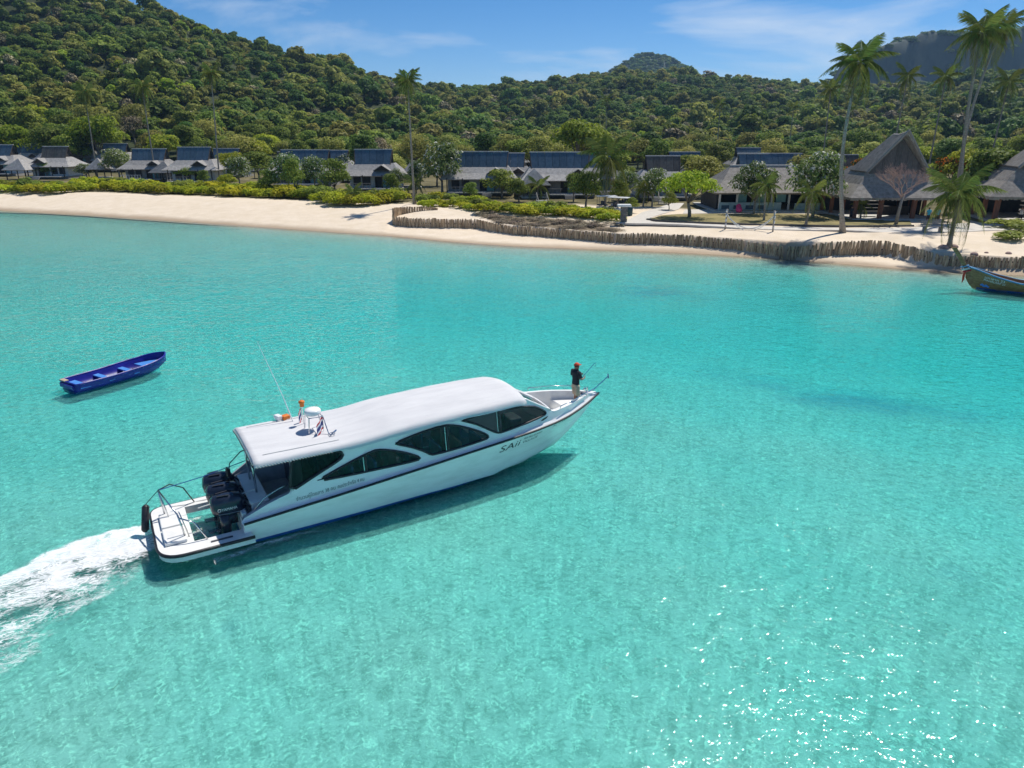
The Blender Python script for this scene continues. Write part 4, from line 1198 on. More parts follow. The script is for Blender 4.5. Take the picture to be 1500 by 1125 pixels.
# ------------------------------------------------------------------ palms
def frond_mesh(name, rng, length, droop, leaf, n=46, width=.58):
    """one pinnate frond: arching rib along +X with leaflets"""
    V, F, T = [], [], []
    def rib(t): return np.array([length * (t - .12 * droop * t * t), 0, length * (.55 * t * (1 - .35 * droop) - droop * .75 * t * t)])
    tone = rng.random()
    for i in range(8):
        a, b = rib(i / 8), rib((i + 1) / 8); w = .035 * (1 - i / 9)
        o = len(V); V += [a + [0, w, 0], a - [0, w, 0], b - [0, w * .8, 0], b + [0, w * .8, 0]]; F.append([o, o + 1, o + 2, o + 3]); T += [.9] * 4
    for i in range(n):
        t = .10 + .9 * i / (n - 1); p = rib(t); tg = rib(min(t + .02, 1)) - rib(t - .02); tg /= np.linalg.norm(tg)
        L = length * width * .5 * (math.sin(math.pi * min(t * .9 + .12, 1)) ** .7 + .12) * rng.uniform(.85, 1.1)
        for sd in (-1, 1):
            d = np.array([.45 * tg[0], sd * .85, .45 * tg[2] - .42 - .28 * droop]) + rng.normal(size=3) * .10; d /= np.linalg.norm(d)
            w = tg * .042 * length / 3.2
            e = p + d * L + np.array([0, 0, -.18 * L]); m = p + d * L * .5
            o = len(V); V += [p - w * .5, p + w * .5, m + w * .7, e]; F.append([o, o + 1, o + 2, o + 3]); T += [min(1, max(0, tone * .4 + .6 * rng.random()))] * 4
    return leaf_mesh(name, [(np.array(V), np.array(F), np.array(T))], leaf)
_r = np.random.default_rng(77)
FRONDS = [frond_mesh('frond', _r, 3.2, d, 'leaf_palm') for d in (.6, .95, 1.25, 1.55, 1.85)]
FRONDS_DRY = [frond_mesh('frond', _r, 2.8, 1.7, 'leaf_palm_dry', 18), frond_mesh('frond', _r, 2.6, 2.0, 'leaf_palm_dry', 16)]
def palm(base, top, r0, frond_len, label, group=None, nf=24, name='coconut_palm', bend=.0, dry=2, wind=.5):
    base = Vector(base); top = Vector(top); h = top - base
    t = thing(name, base, 0, label, 'palm', group)
    pts, rad = [], []
    for i in range(9):
        q = i / 8; off = bend * math.sin(math.pi * q)
        pts.append((h.x * q + off, h.y * q, h.z * q - (.3 if i == 0 else 0))); rad.append(r0 * (1.0 + .7 * max(0, .12 - q) / .12) * (1 - .45 * q))
    mb = MB(); mb.tube(pts, rad, 8); mb.build('trunk', 'bark_pale', t, smooth_=True)
    k = frond_len / 3.2; rng = random.Random(int(abs(base.x * 13 + base.y * 7)))
    for i in range(nf):
        a = 2.399 * i + rng.uniform(-.25, .25); lv = i / nf       # golden angle, inner fronds upright
        m = FRONDS[min(4, int(lv * 5))]
        tilt = -.85 + 1.55 * lv + rng.uniform(-.12, .12)
        M = Matrix.Rotation(a, 4, 'Z') @ Matrix.Rotation(tilt, 4, 'Y')
        e = M.to_euler()
        if wind:    # trade wind pushes the fronds to one side
            w = wind * .35 * math.sin(a)
            e = (Matrix.Rotation(a + w, 4, 'Z') @ Matrix.Rotation(tilt, 4, 'Y')).to_euler()
        inst('frond', m, t, h, sc=k * rng.uniform(.85, 1.12), rot=e)
    for i in range(dry):
        a = rng.uniform(0, 6.28); inst('dry_frond', FRONDS_DRY[i % 2], t, h - Vector((0, 0, .15)), sc=k * rng.uniform(.8, 1.0), rot=(Matrix.Rotation(a, 4, 'Z') @ Matrix.Rotation(.35, 4, 'Y')).to_euler())
    if frond_len > 2.4:
        for i in range(5):
            a = rng.uniform(0, 6.28); mb = MB(); mb.ball((h.x + .28 * math.cos(a), h.y + .28 * math.sin(a), h.z - .25 - .1 * (i % 2)), .14, 7, 5); mb.build('coconut', 'leaf_nut', t, smooth_=True)
    return t
pmat('leaf_nut', (.10, .11, .02), (.20, .14, .04), rough=.6, scale=2)
def palm_px(bpx, bpy_, tpx, tpy, crown_px, label, y=None, **kw):
    b = ground_at(bpx, bpy_) if y is None else at_y(bpx, bpy_, y)
    if y is not None: b.z = hgt(b.x, b.y)
    t = at_y(tpx, tpy, b.y); ppm = F_PX / (b.y * _c + (CAM_H - t.z) * _s)
    fl = crown_px / ppm / 2 * 1.05
    return palm(b, t, kw.pop('r0', .17), fl, label, **kw)
# ------------------------------------------------------------------ building materials
def shingle_mat(name, c1, c2, rows=3.2):
    m, n, l = new_mat(name)
    out = n.new('ShaderNodeOutputMaterial'); b = n.new('ShaderNodeBsdfPrincipled'); l.new(b.outputs[0], out.inputs[0])
    b.inputs['Roughness'].default_value = .9; b.inputs['Specular IOR Level'].default_value = .15
    tc = n.new('ShaderNodeTexCoord'); oi = n.new('ShaderNodeObjectInfo')
    nz = n.new('ShaderNodeTexNoise'); nz.inputs['Scale'].default_value = 1.1; nz.inputs['Detail'].default_value = 8; nz.inputs['Roughness'].default_value = .72
    mp = n.new('ShaderNodeMapping'); mp.inputs['Scale'].default_value = (2.2, 2.2, .8); l.new(tc.outputs['Object'], mp.inputs[0])
    ad = n.new('ShaderNodeVectorMath'); ad.operation = 'ADD'; sc = n.new('ShaderNodeMath'); sc.operation = 'MULTIPLY'; sc.inputs[1].default_value = 50; l.new(oi.outputs['Random'], sc.inputs[0])
    l.new(mp.outputs[0], ad.inputs[0]); l.new(sc.outputs[0], ad.inputs[1]); l.new(ad.outputs[0], nz.inputs['Vector'])
    rp = n.new('ShaderNodeValToRGB'); rp.color_ramp.elements[0].position = .3; rp.color_ramp.elements[1].position = .7; rp.color_ramp.elements[0].color = rgba(c1); rp.color_ramp.elements[1].color = rgba(c2)
    l.new(nz.outputs['Fac'], rp.inputs[0])
    hs = n.new('ShaderNodeHueSaturation'); mr = n.new('ShaderNodeMapRange'); mr.inputs['To Min'].default_value = .85; mr.inputs['To Max'].default_value = 1.15
    l.new(oi.outputs['Random'], mr.inputs['Value']); l.new(mr.outputs[0], hs.inputs['Value']); l.new(rp.outputs[0], hs.inputs['Color']); l.new(hs.outputs[0], b.inputs['Base Color'])
    wv = n.new('ShaderNodeTexWave'); wv.wave_type = 'BANDS'; wv.bands_direction = 'Z'; wv.wave_profile = 'SAW'; wv.inputs['Scale'].default_value = rows; wv.inputs['Distortion'].default_value = 2.0; wv.inputs['Detail'].default_value = 3
    l.new(tc.outputs['Object'], wv.inputs['Vector'])
    bp = n.new('ShaderNodeBump'); bp.inputs['Strength'].default_value = .8; bp.inputs['Distance'].default_value = .06; l.new(wv.outputs['Fac'], bp.inputs['Height']); l.new(bp.outputs[0], b.inputs['Normal'])
    return m
shingle_mat('shingle_grey', (.24, .23, .22), (.50, .48, .46))
shingle_mat('thatch_grey', (.17, .155, .14), (.40, .37, .335), rows=2.2)
pmat('gable_grey', (.075, .07, .068), (.15, .14, .135), rough=.85, scale=3, stretch=(6, 6, .8), rnd=.15)
shingle_mat('slate_blue', (.065, .12, .175), (.13, .20, .27))
shingle_mat('slate_brown', (.085, .082, .08), (.19, .175, .16))
pmat('roof_pale', (.46, .44, .41), (.62, .60, .56), rough=.9, scale=3)
pmat('dark_wood', (.028, .022, .02), (.07, .055, .045), rough=.8, scale=4, stretch=(6, 6, .8))
pmat('grey_wood', (.22, .21, .20), (.38, .36, .33), rough=.85, scale=3, stretch=(6, 6, .8), rnd=.1)
pmat('red_wood', (.16, .06, .035), (.26, .11, .06), rough=.7, scale=4, stretch=(6, 6, .6))
pmat('render_wall', (.52, .55, .55), (.64, .66, .64), rough=.85, scale=2)
pmat('teal_wall', (.34, .50, .54), (.46, .60, .62), rough=.8, scale=2)
pmat('deck_pale', (.46, .45, .42), (.60, .58, .54), rough=.85, scale=3)
pmat('curtain_teal', (.16, .38, .40), (.26, .50, .52), rough=.7, scale=5, stretch=(8, 8, .4))
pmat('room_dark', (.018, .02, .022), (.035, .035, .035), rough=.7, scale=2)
pmat('white_paint', (.76, .76, .74), rough=.5)
pmat('post_wood', (.23, .15, .085), (.56, .44, .29), rough=.9, scale=2.2, stretch=(4, 4, .6), rnd=.30)
pmat('grass_dry', (.13, .12, .035), (.30, .24, .10), rough=.95, scale=.7, detail=8, coords='Object', bump=.4, bump_scale=6)
pmat('path_pale', (.52, .48, .43), (.62, .58, .52), rough=.9, scale=1.0, detail=8)
pmat('kerb_dark', (.07, .065, .06), (.13, .12, .11), rough=.9, scale=4)

def slab(mb, quad, t):
    """a roof plane with thickness: quad corners, thickness t below"""
    q = [Vector(p) for p in quad]; nrm = (q[1] - q[0]).cross(q[2] - q[0]).normalized()
    if nrm.z < 0: nrm = -nrm
    lo = [p - nrm * t for p in q]; n = len(q)
    mb.add(q + lo, [tuple(range(n)), tuple(range(2 * n - 1, n - 1, -1))] + [(i, (i + 1) % n, n + (i + 1) % n, n + i) for i in range(n)])
def hip(mb, w, d, z0, w1, d1, z1, cx=0, cy=0, t=.14, sag=0.0):
    a = [(cx - w / 2, cy - d / 2, z0), (cx + w / 2, cy - d / 2, z0), (cx + w / 2, cy + d / 2, z0), (cx - w / 2, cy + d / 2, z0)]
    b = [(cx - w1 / 2, cy - d1 / 2, z1), (cx + w1 / 2, cy - d1 / 2, z1), (cx + w1 / 2, cy + d1 / 2, z1), (cx - w1 / 2, cy + d1 / 2, z1)]
    for i in range(4):
        j = (i + 1) % 4
        if w1 < .01 and d1 < .01: slab(mb, [a[i], a[j], b[j]], t)
        elif d1 < .01 and i in (1, 3): slab(mb, [a[i], a[j], b[j]], t)
        else:
            m0 = Vector(a[i]).lerp(Vector(b[i]), .5) - Vector((0, 0, sag)); m1 = Vector(a[j]).lerp(Vector(b[j]), .5) - Vector((0, 0, sag))
            slab(mb, [a[i], a[j], m1, m0], t); slab(mb, [m0, m1, b[j], b[i]], t)

BUNG = {}
def bungalow_proto(key, ul, ulx, gab, porch, lw=11.0, flip=1):
    """mesh set of one bungalow: list of (name, mesh, child list); front faces -Y"""
    P = []
    def add(nm, mb, mat, kids=(), sm=False): P.append((nm, mb.mesh(nm, mat, sm), [(k, m.mesh(k, q)) for k, m, q in kids]))
    mb = MB(); mb.box((0, 0, .3), (lw - 1.6, 7.4, .5)); add('foundation', mb, 'grey_wood')
    mb = MB(); mb.box((0, -4.2, .66), (lw - 2.6, 3.0, .16)); add('deck', mb, 'deck_pale')
    mb = MB()
    x0, x1 = -(lw - 2.4) / 2, (lw - 2.4) / 2
    doorx = flip * 1.4
    # front wall in three fields leaving a door recess
    for a, b in ((x0, doorx - 1.3), (doorx + 1.3, x1)):
        mb.box(((a + b) / 2, -2.6, 1.75), (b - a, .2, 2.3))
    mb.box((0, 2.9, 1.75), (x1 - x0, .2, 2.3)); mb.box((x0 + .1, .15, 1.75), (.2, 5.3, 2.3)); mb.box((x1 - .1, .15, 1.75), (.2, 5.3, 2.3))
    mb.box((0, .15, 2.92), (x1 - x0, 5.5, .06)); mb.box((doorx, -1.6, 1.75), (2.6, .12, 2.3))
    add('wall', mb, 'render_wall' if key in 'ac' else 'grey_wood')
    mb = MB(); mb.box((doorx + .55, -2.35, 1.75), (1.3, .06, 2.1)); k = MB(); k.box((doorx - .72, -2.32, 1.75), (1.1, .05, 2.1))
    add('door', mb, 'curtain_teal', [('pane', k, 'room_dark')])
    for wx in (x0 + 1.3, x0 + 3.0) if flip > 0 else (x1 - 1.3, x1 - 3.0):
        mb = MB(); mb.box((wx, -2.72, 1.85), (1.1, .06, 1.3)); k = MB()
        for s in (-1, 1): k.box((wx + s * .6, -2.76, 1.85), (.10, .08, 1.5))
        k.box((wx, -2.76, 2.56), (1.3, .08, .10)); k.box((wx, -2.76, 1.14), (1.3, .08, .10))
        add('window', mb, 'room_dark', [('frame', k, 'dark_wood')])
    for px in (-lw / 2 + 1.2, -lw / 2 + 3.8, lw / 2 - 3.8, lw / 2 - 1.2):
        mb = MB(); mb.box((px, -4.4, 1.75), (.16, .16, 2.3)); add('post', mb, 'dark_wood')
    mb = MB()
    for px in np.arange(-lw / 2 + 1.5, doorx - 1.2, .62): mb.box((px, -5.6, 1.15), (.06, .06, .85))
    mb.box(((-lw / 2 + 1.4 + doorx - 1.2) / 2, -5.6, 1.58), (abs(doorx - 1.2 + lw / 2 - 1.4), .08, .07)); add('railing', mb, 'white_paint' if key == 'b' else 'grey_wood')
    for s in range(3):
        mb = MB(); mb.box((doorx, -5.9 - s * .3, .5 - s * .18), (1.6, .3, .16)); add('step', mb, 'grey_wood')
    # chairs of the terrace are things of their own elsewhere; lower hip roof
    mb = MB(); hip(mb, lw, 9.6, 2.75, ul + .6, 2.6, 4.75, ulx * .3, .3, .16, .12); add('lower_roof', mb, 'shingle_grey')
    # front gablet
    gx = gab; mb = MB(); zr, zb = 4.55, 3.65
    slab(mb, [(gx - 1.5, -4.0, zb - .05), (gx, -4.0, zr), (gx, -1.0, zr + .05), (gx - 1.5, -1.0, zb)], .1); slab(mb, [(gx + 1.5, -4.0, zb - .05), (gx, -4.0, zr), (gx, -1.0, zr + .05), (gx + 1.5, -1.0, zb)], .1)
    k = MB(); k.add([(gx - 1.2, -3.7, zb), (gx + 1.2, -3.7, zb), (gx, -3.7, zr - .12)], [(0, 1, 2)]); k.add([(gx - 1.2, -3.6, zb), (gx + 1.2, -3.6, zb), (gx, -3.6, zr - .12)], [(0, 2, 1)])
    add('gablet', mb, 'shingle_grey', [('gable_infill', k, 'dark_wood')])
    # steep upper roof of shingled panels between flaring gables
    n = max(3, int(round(ul / 1.15))); zb, zt = 4.35, 6.95; hd = 1.75
    for side, nm in ((-1, 'roof_panel'), (1, 'roof_panel')):
        for i in range(n):
            a, b = -ul / 2 + ul * i / n + .02, -ul / 2 + ul * (i + 1) / n - .02
            fa, fb = 1.06, 1.06
            mb = MB(); jz = random.uniform(-.02, .02)
            slab(mb, [(ulx + a, .3 + side * hd, zb), (ulx + b, .3 + side * hd, zb), (ulx + b * fb, .3 + side * .12, zt + jz), (ulx + a * fa, .3 + side * .12, zt + jz)], .09)
            add(nm, mb, 'slate_brown' if key == 'c' else 'slate_blue')
    mb = MB(); mb.box((ulx, .3, zt + .06), (ul * 1.06 + .2, .36, .16)); add('ridge_cap', mb, 'roof_pale')
    for s in (-1, 1):
        x = ulx + s * (ul / 2 - .25); mb = MB()
        mb.add([(x, .3 - hd + .1, zb - .2), (x, .3 + hd - .1, zb - .2), (x + s * .03 * ul, .3, zt - .15)], [(0, 1, 2)]); mb.add([(x - s * .1, .3 - hd + .1, zb - .2), (x - s * .1, .3 + hd - .1, zb - .2), (x - s * .1 + s * .03 * ul, .3, zt - .15)], [(0, 2, 1)])
        k = MB()
        for q in (-1, 1): k.tube([(ulx + s * ul / 2 * 1.0, .3 + q * (hd + .05), zb - .1), (ulx + s * ul / 2 * 1.07, .3, zt + .1)], .09, 4)
        add('gable_wall', mb, 'dark_wood', [('bargeboard', k, 'dark_wood')])
    if porch:
        mb = MB(); hip(mb, 5.4, 5.0, 2.2, .0, .0, 4.6, porch, -5.2, .14); add('porch_roof', mb, 'shingle_grey')
        for sx in (-1, 1):
            for sy in (-1, 1):
                mb = MB(); mb.box((porch + sx * 2.1, -5.2 + sy * 1.9, 1.15), (.16, .16, 2.3)); add('porch_post', mb, 'dark_wood')
    BUNG[key] = P
bungalow_proto('a', 6.2, -.4, 1.6, None)
bungalow_proto('b', 7.2, .2, 2.4, 5.6, 11.5)
bungalow_proto('c', 5.4, .5, -1.6, -5.0, 10.5, flip=-1)
bungalow_proto('d', 9.2, .0, 2.8, None, 13.0)
def bungalow(key, px, py, label, group=None, top=False, sc=1.0, rz=0.0):
    if top:     # only the ridge shows above what stands in front: distance from the ridge height
        r_ = ray(px, py); ys = np.arange(100, 200, .5); xs = r_[0] / r_[1] * ys
        ok = np.nonzero(height(xs, ys) + 7.05 * sc >= CAM_H + r_[2] / r_[1] * ys)[0]
        y = float(ys[ok[0]]) if len(ok) else 170.0; p = Vector((r_[0] / r_[1] * y, y, 0)); p.z = hgt(p.x, p.y)
    else:
        p = ground_at(px, py); p.y += 2.9 * sc; p.z = hgt(p.x, p.y)
    t = thing('bungalow', (p.x, p.y, p.z - .05), rz, label, 'bungalow', group); t.scale = (sc, sc, sc)
    CLEAR.append((p.x, p.y, 8.5 * sc))
    for nm, me, kids in BUNG[key]:
        o = inst(nm, me, t)
        for kn, km in kids: inst(kn, km, o)
    return t
FR = ('bungalow with blue-grey steep roof over a grey hipped roof, in the row along the beach', 'bungalows along the beach')
BK = ('bungalow showing only its steep roof above the bungalows in front', 'bungalows of the back row')
bungalow('a', -2, 258, 'bungalow at the end of the row beyond the thatched porch and dense yellow-green beach scrub')
bungalow('c', 75, 262, 'wide grey bungalow with a white blossoming tree at its right corner', sc=.98)
bungalow('b', 44, 209.5, *BK, top=True, sc=.95)
bungalow('d', 116, 210.5, 'long bungalow behind the thin leaning palm, pale hipped roof in front', top=True, sc=.8)
bungalow('a', 170, 210, *BK, top=True, sc=.95)
bungalow('b', 215, 266, 'bungalow with a pyramid porch roof in front and a leaning palm before it', sc=.93)
bungalow('a', 285, 270, 'bungalow with pale side wall behind a small flat-topped tree', sc=1.0)
bungalow('a', 333, 217, *BK, top=True, sc=.9)
bungalow('c', 417, 212, *BK, top=True, sc=.8)
bungalow('d', 446, 219, 'long bungalow half hidden by white blossoming trees', top=True, sc=.95)
bungalow('a', 491, 219.5, *BK, top=True, sc=.9)
bungalow('a', 549, 281, 'bungalow with raised terrace, white furniture and teal door curtain beside a tall palm')
bungalow('b', 600, 240, *BK, top=True, sc=.6) if False else None
bungalow('d', 702, 286, 'wide bungalow with long terrace behind a large white blossoming tree', sc=.98)
bungalow('a', 746, 223.5, *BK, top=True, sc=.93)
bungalow('c', 769, 214, *BK, top=True, sc=.9)
bungalow('d', 820, 289, 'wide bungalow with teal curtains beside the young coconut palm', sc=.98)
bungalow('a', 872, 224, *BK, top=True, sc=.93)
bungalow('c', 968, 293, 'bungalow with wooden steps beside the pale garden path', sc=.92)
bungalow('a', 1006, 222, *BK, top=True, sc=.9)
bungalow('a', 1099, 216, *BK, top=True, sc=.9)
bungalow('d', 1140, 224, 'long dark-roofed bungalow behind the restaurant', top=True, sc=.9)
bungalow('c', 1232, 226, *BK, top=True, sc=.9)

# ------------------------------------------------------------------ restaurant with low teal wall
def restaurant():
    a, b = ground_at(1050, 309.5), ground_at(1232, 309.5)
    y0 = (a.y + b.y) / 2; xc = (a.x + b.x) / 2; L = b.x - a.x; z = hgt(xc, y0)
    t = thing('restaurant', (xc, y0, z), 0, 'long low restaurant with grey shingle roof and pale teal front wall', 'restaurant')
    mb = MB(); mb.box((0, 4.5, .12), (L + 1.5, 12, .2)); mb.build('floor_slab', 'deck_pale', t)
    mb = MB(); mb.box((-L * .24, 0, .68), (L * .5, .25, .95)); mb.build('front_wall', 'teal_wall', t)
    mb = MB(); mb.box((L * .30, 0, .62), (L * .36, .25, .85)); mb.build('front_wall', 'teal_wall', t)
    for k in range(4):
        mb = MB(); mb.box((-L * .44 + k * 1.6, -.14, .55), (1.0, .04, .5)); mb.build('wall_panel', 'slate_blue', t)
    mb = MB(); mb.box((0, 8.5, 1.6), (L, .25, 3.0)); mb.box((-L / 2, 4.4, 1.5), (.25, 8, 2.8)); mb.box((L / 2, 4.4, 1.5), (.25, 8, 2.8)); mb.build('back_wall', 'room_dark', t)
    for x in np.linspace(-L / 2 + .2, L / 2 - .2, 8):
        mb = MB(); mb.box((x, 0, 1.45), (.22, .22, 2.6)); mb.build('post', 'white_paint', t)
    for k in range(3):
        mb = MB(); mb.box((-L * .30 + k * 2.6, .6, 1.75), (1.3, .05, 1.2)); mb.build('window', 'curtain_teal', t)
    mb = MB(); hip(mb, L + 2.6, 12, 2.5, L - 4.5, .02, 5.6, .3, 4.3, .2, .15); mb.build('roof', 'thatch_grey', t)
    mb = MB(); mb.box((.3, 4.3, 5.62), (L - 4.3, .5, .2)); mb.build('ridge_cap', 'roof_pale', t)
    mb = MB(); gx = -L * .16
    slab(mb, [(gx - 1.9, -.2, 3.7), (gx, -.2, 4.9), (gx, 4, 5.0), (gx - 1.9, 4, 3.8)], .12); slab(mb, [(gx + 1.9, -.2, 3.7), (gx, -.2, 4.9), (gx, 4, 5.0), (gx + 1.9, 4, 3.8)], .12); mb.build('gablet', 'shingle_grey', t)
    CLEAR.append((xc, y0 + 5, 12))
    z_ = MB(); z_.box((-1.2, 9.5, 6.1), (4.2, .4, .3))
    for side in (-1, 1):
        for i in range(4):
            mb = MB(); slab(mb, [(-3.2 + i + .02, 9.5 + side * 1.6, 4.6), (-2.2 + i - .02, 9.5 + side * 1.6, 4.6), (-2.2 + i - .02, 9.5 + side * .1, 7.0), (-3.2 + i + .02, 9.5 + side * .1, 7.0)], .09); mb.build('roof_panel', 'slate_blue', t)
    mb = MB(); mb.box((-1.2, 9.5, 7.04), (4.4, .4, .16)); mb.build('ridge_cap', 'roof_pale', t)
    mb = MB(); mb.box((-1.2, 9.5, 3.6), (4.0, 2.6, 2.2)); mb.build('upper_wall', 'dark_wood', t)
restaurant()

# ------------------------------------------------------------------ thatched pavilions with a tall front gable
def pavilion(p, label, W=11.8, rz=0.0, sc=1.0, name='pavilion'):
    t = thing(name, (p.x, p.y, p.z), rz, label, 'pavilion'); t.scale = (sc,) * 3
    mb = MB(); mb.box((0, 4.5, .12), (W - 1.2, 10.5, .22)); mb.build('floor_slab', 'deck_pale', t)
    for i in range(3):
        mb = MB(); mb.box((0, -1.0 - i * .34, .16 - i * .06), (3.6, .34, .10)); mb.build('step', 'deck_pale', t)
    for x in (-W / 2 + .9, -W / 6, W / 6, W / 2 - .9):
        mb = MB(); mb.box((x, -.3, 1.6), (.42, .42, 2.9)); mb.build('post', 'red_wood', t)
    for x in (-W / 2 + .9, W / 2 - .9):
        for y in (3.0, 6.2, 9.0):
            mb = MB(); mb.box((x, y, 1.6), (.36, .36, 2.9)); mb.build('post', 'red_wood', t)
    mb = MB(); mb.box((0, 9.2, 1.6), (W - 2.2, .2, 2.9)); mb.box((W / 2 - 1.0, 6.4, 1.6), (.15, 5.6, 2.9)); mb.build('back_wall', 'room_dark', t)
    for i in range(4):
        mb = MB(); mb.box((-1.9, 2.2, .8 + i * .42), (1.8, .5, .05)); mb.build('shelf', 'grey_wood', t)
    mb = MB(); mb.box((2.0, 4.0, .75), (3.2, .7, 1.05)); mb.build('counter', 'dark_wood', t)
    # skirt roof with drooping thatch eave
    zt = 5.95; mb = MB(); hip(mb, W + 1.0, 12.6, 2.75, W * .52, 4.6, zt, 0, 4.4, .28, .22); mb.build('skirt_roof', 'thatch_grey', t)
    mb = MB(); rng = random.Random(5)
    for x in np.arange(-W / 2 - .45, W / 2 + .45, .16):
        h = .18 + .16 * rng.random(); mb.box((x, -1.86, 2.68 - h / 2 + .06), (.13, .05, h))
    for y in np.arange(-1.8, 10.6, .16):
        for s in (-1, 1): h = .18 + .16 * rng.random(); mb.box((s * (W / 2 + .46), y, 2.68 - h / 2 + .06), (.05, .13, h))
    tag(mb.build('thatch_fringe', 'thatch_grey', t), kind='stuff')
    # steep gable roof, flaring forward
    ap, eb = 10.0, 5.55; hw = W * .315
    for s in (-1, 1):
        mb = MB()
        slab(mb, [(s * hw, .85, eb), (0, .15, ap + .15), (0, 2.0, ap - .2), (s * hw, 2.6, eb)], .24); slab(mb, [(s * hw, 2.6, eb), (0, 2.0, ap - .2), (0, 3.4, ap - .15), (s * hw, 5.6, eb)], .24)
        mb.build('gable_roof', 'thatch_grey', t)
        k = MB(); k.tube([(s * (hw + .05), .80, eb - .1), (0, .08, ap + .18)], .13, 5); k.build('bargeboard', 'grey_wood', t)
    n = 9
    for i in range(n):       # boards of the gable
        a, b = -hw * .86 + 2 * hw * .86 * i / n, -hw * .86 + 2 * hw * .86 * (i + 1) / n
        def top(x): return ap - .5 - (ap - .5 - eb + .1) * abs(x) / (hw * .93)
        mb = MB(); y0 = 1.35 + .02 * (i % 2); z0 = eb - .35
        pts = [(a + .015, z0), (b - .015, z0), (b - .015, max(top(b), z0 + .1))] + ([(0, top(0))] if a < 0 < b else []) + [(a + .015, max(top(a), z0 + .1))]
        m_ = len(pts); mb.add([(x, y0, z) for x, z in pts] + [(x, y0 + .08, z) for x, z in pts], [tuple(range(m_)), tuple(range(2 * m_ - 1, m_ - 1, -1))] + [(q, (q + 1) % m_, m_ + (q + 1) % m_, m_ + q) for q in range(m_)])
        mb.build('gable_board', 'gable_grey', t)
    CLEAR.append((p.x, p.y + 5, 9)); return t
pv = ground_at(1309, 322.5)
pavilion(pv, 'open thatched pavilion with tall steep gable and red-brown posts')
pv2 = ground_at(1548, 329)
pavilion(pv2, 'dark thatched pavilion partly out of frame beside the clipped round bushes', W=13.5, rz=R(-14), sc=1.12)

# ------------------------------------------------------------------ sheets on the sand: lawn, path, terrace
def sheet_px(name, poly, dz, mat, label, cat, thick=0.0):
    pts = []
    for i in range(len(poly)):
        a, b = poly[i], poly[(i + 1) % len(poly)]
        for k in range(6):
            f = k / 6; pts.append(ground_at(a[0] + (b[0] - a[0]) * f, a[1] + (b[1] - a[1]) * f))
    zm = max(p.z for p in pts) + dz
    bm = bmesh.new(); vs_ = [bm.verts.new((p.x, p.y, zm)) for p in pts]; bm.faces.new(vs_)
    bmesh.ops.triangulate(bm, faces=bm.faces)
    if thick:
        ext = bmesh.ops.extrude_face_region(bm, geom=list(bm.faces)); bmesh.ops.translate(bm, verts=[v for v in ext['geom'] if isinstance(v, bmesh.types.BMVert)], vec=(0, 0, -thick))
    bmesh.ops.recalc_face_normals(bm, faces=bm.faces)
    me = bpy.data.meshes.new(name); bm.to_mesh(me); bm.free(); me.materials.append(MATS[mat])
    o = bpy.data.objects.new(name, me); COL.objects.link(o); return tag(o, label, cat, kind='structure'), pts, zm
sheet_px('path', [(902, 331), (924, 321), (940, 312), (966, 304), (984, 298), (1002, 298), (994, 307), (966, 315.5), (946, 322), (960, 327), (1100, 332), (1240, 335), (1340, 334), (1400, 327), (1500, 331), (1500, 337), (1380, 341), (1240, 340), (1100, 336.5), (990, 332.5)], .010, 'path_pale', 'pale concrete garden path round the lawn', 'path', .2)
sheet_px('terrace', [(1000, 313), (1004, 308), (1060, 307), (1240, 309.5), (1240, 313.5)], .012, 'path_pale', 'pale terrace before the restaurant', 'terrace', .2)
lw, lp, lz = sheet_px('lawn', [(950, 322), (968, 317), (1000, 314.5), (1100, 314), (1240, 315.5), (1330, 321), (1336, 331), (1240, 332.5), (1100, 329.5), (1000, 326.5), (962, 325)], .06, 'grass_dry', 'dry lawn in front of the restaurant and pavilion', 'lawn', .3)
kb = [ground_at(x, y) for x, y in [(948, 322.5), (962, 325.6), (1000, 327.3), (1100, 330.3), (1240, 333.3), (1338, 332)]]
mb = MB(); mb.tube([(p.x, p.y, lz - .02) for p in kb], .16, 6); tag(mb.build('kerb', 'kerb_dark'), 'dark timber kerb along the front of the lawn', 'kerb', kind='structure')

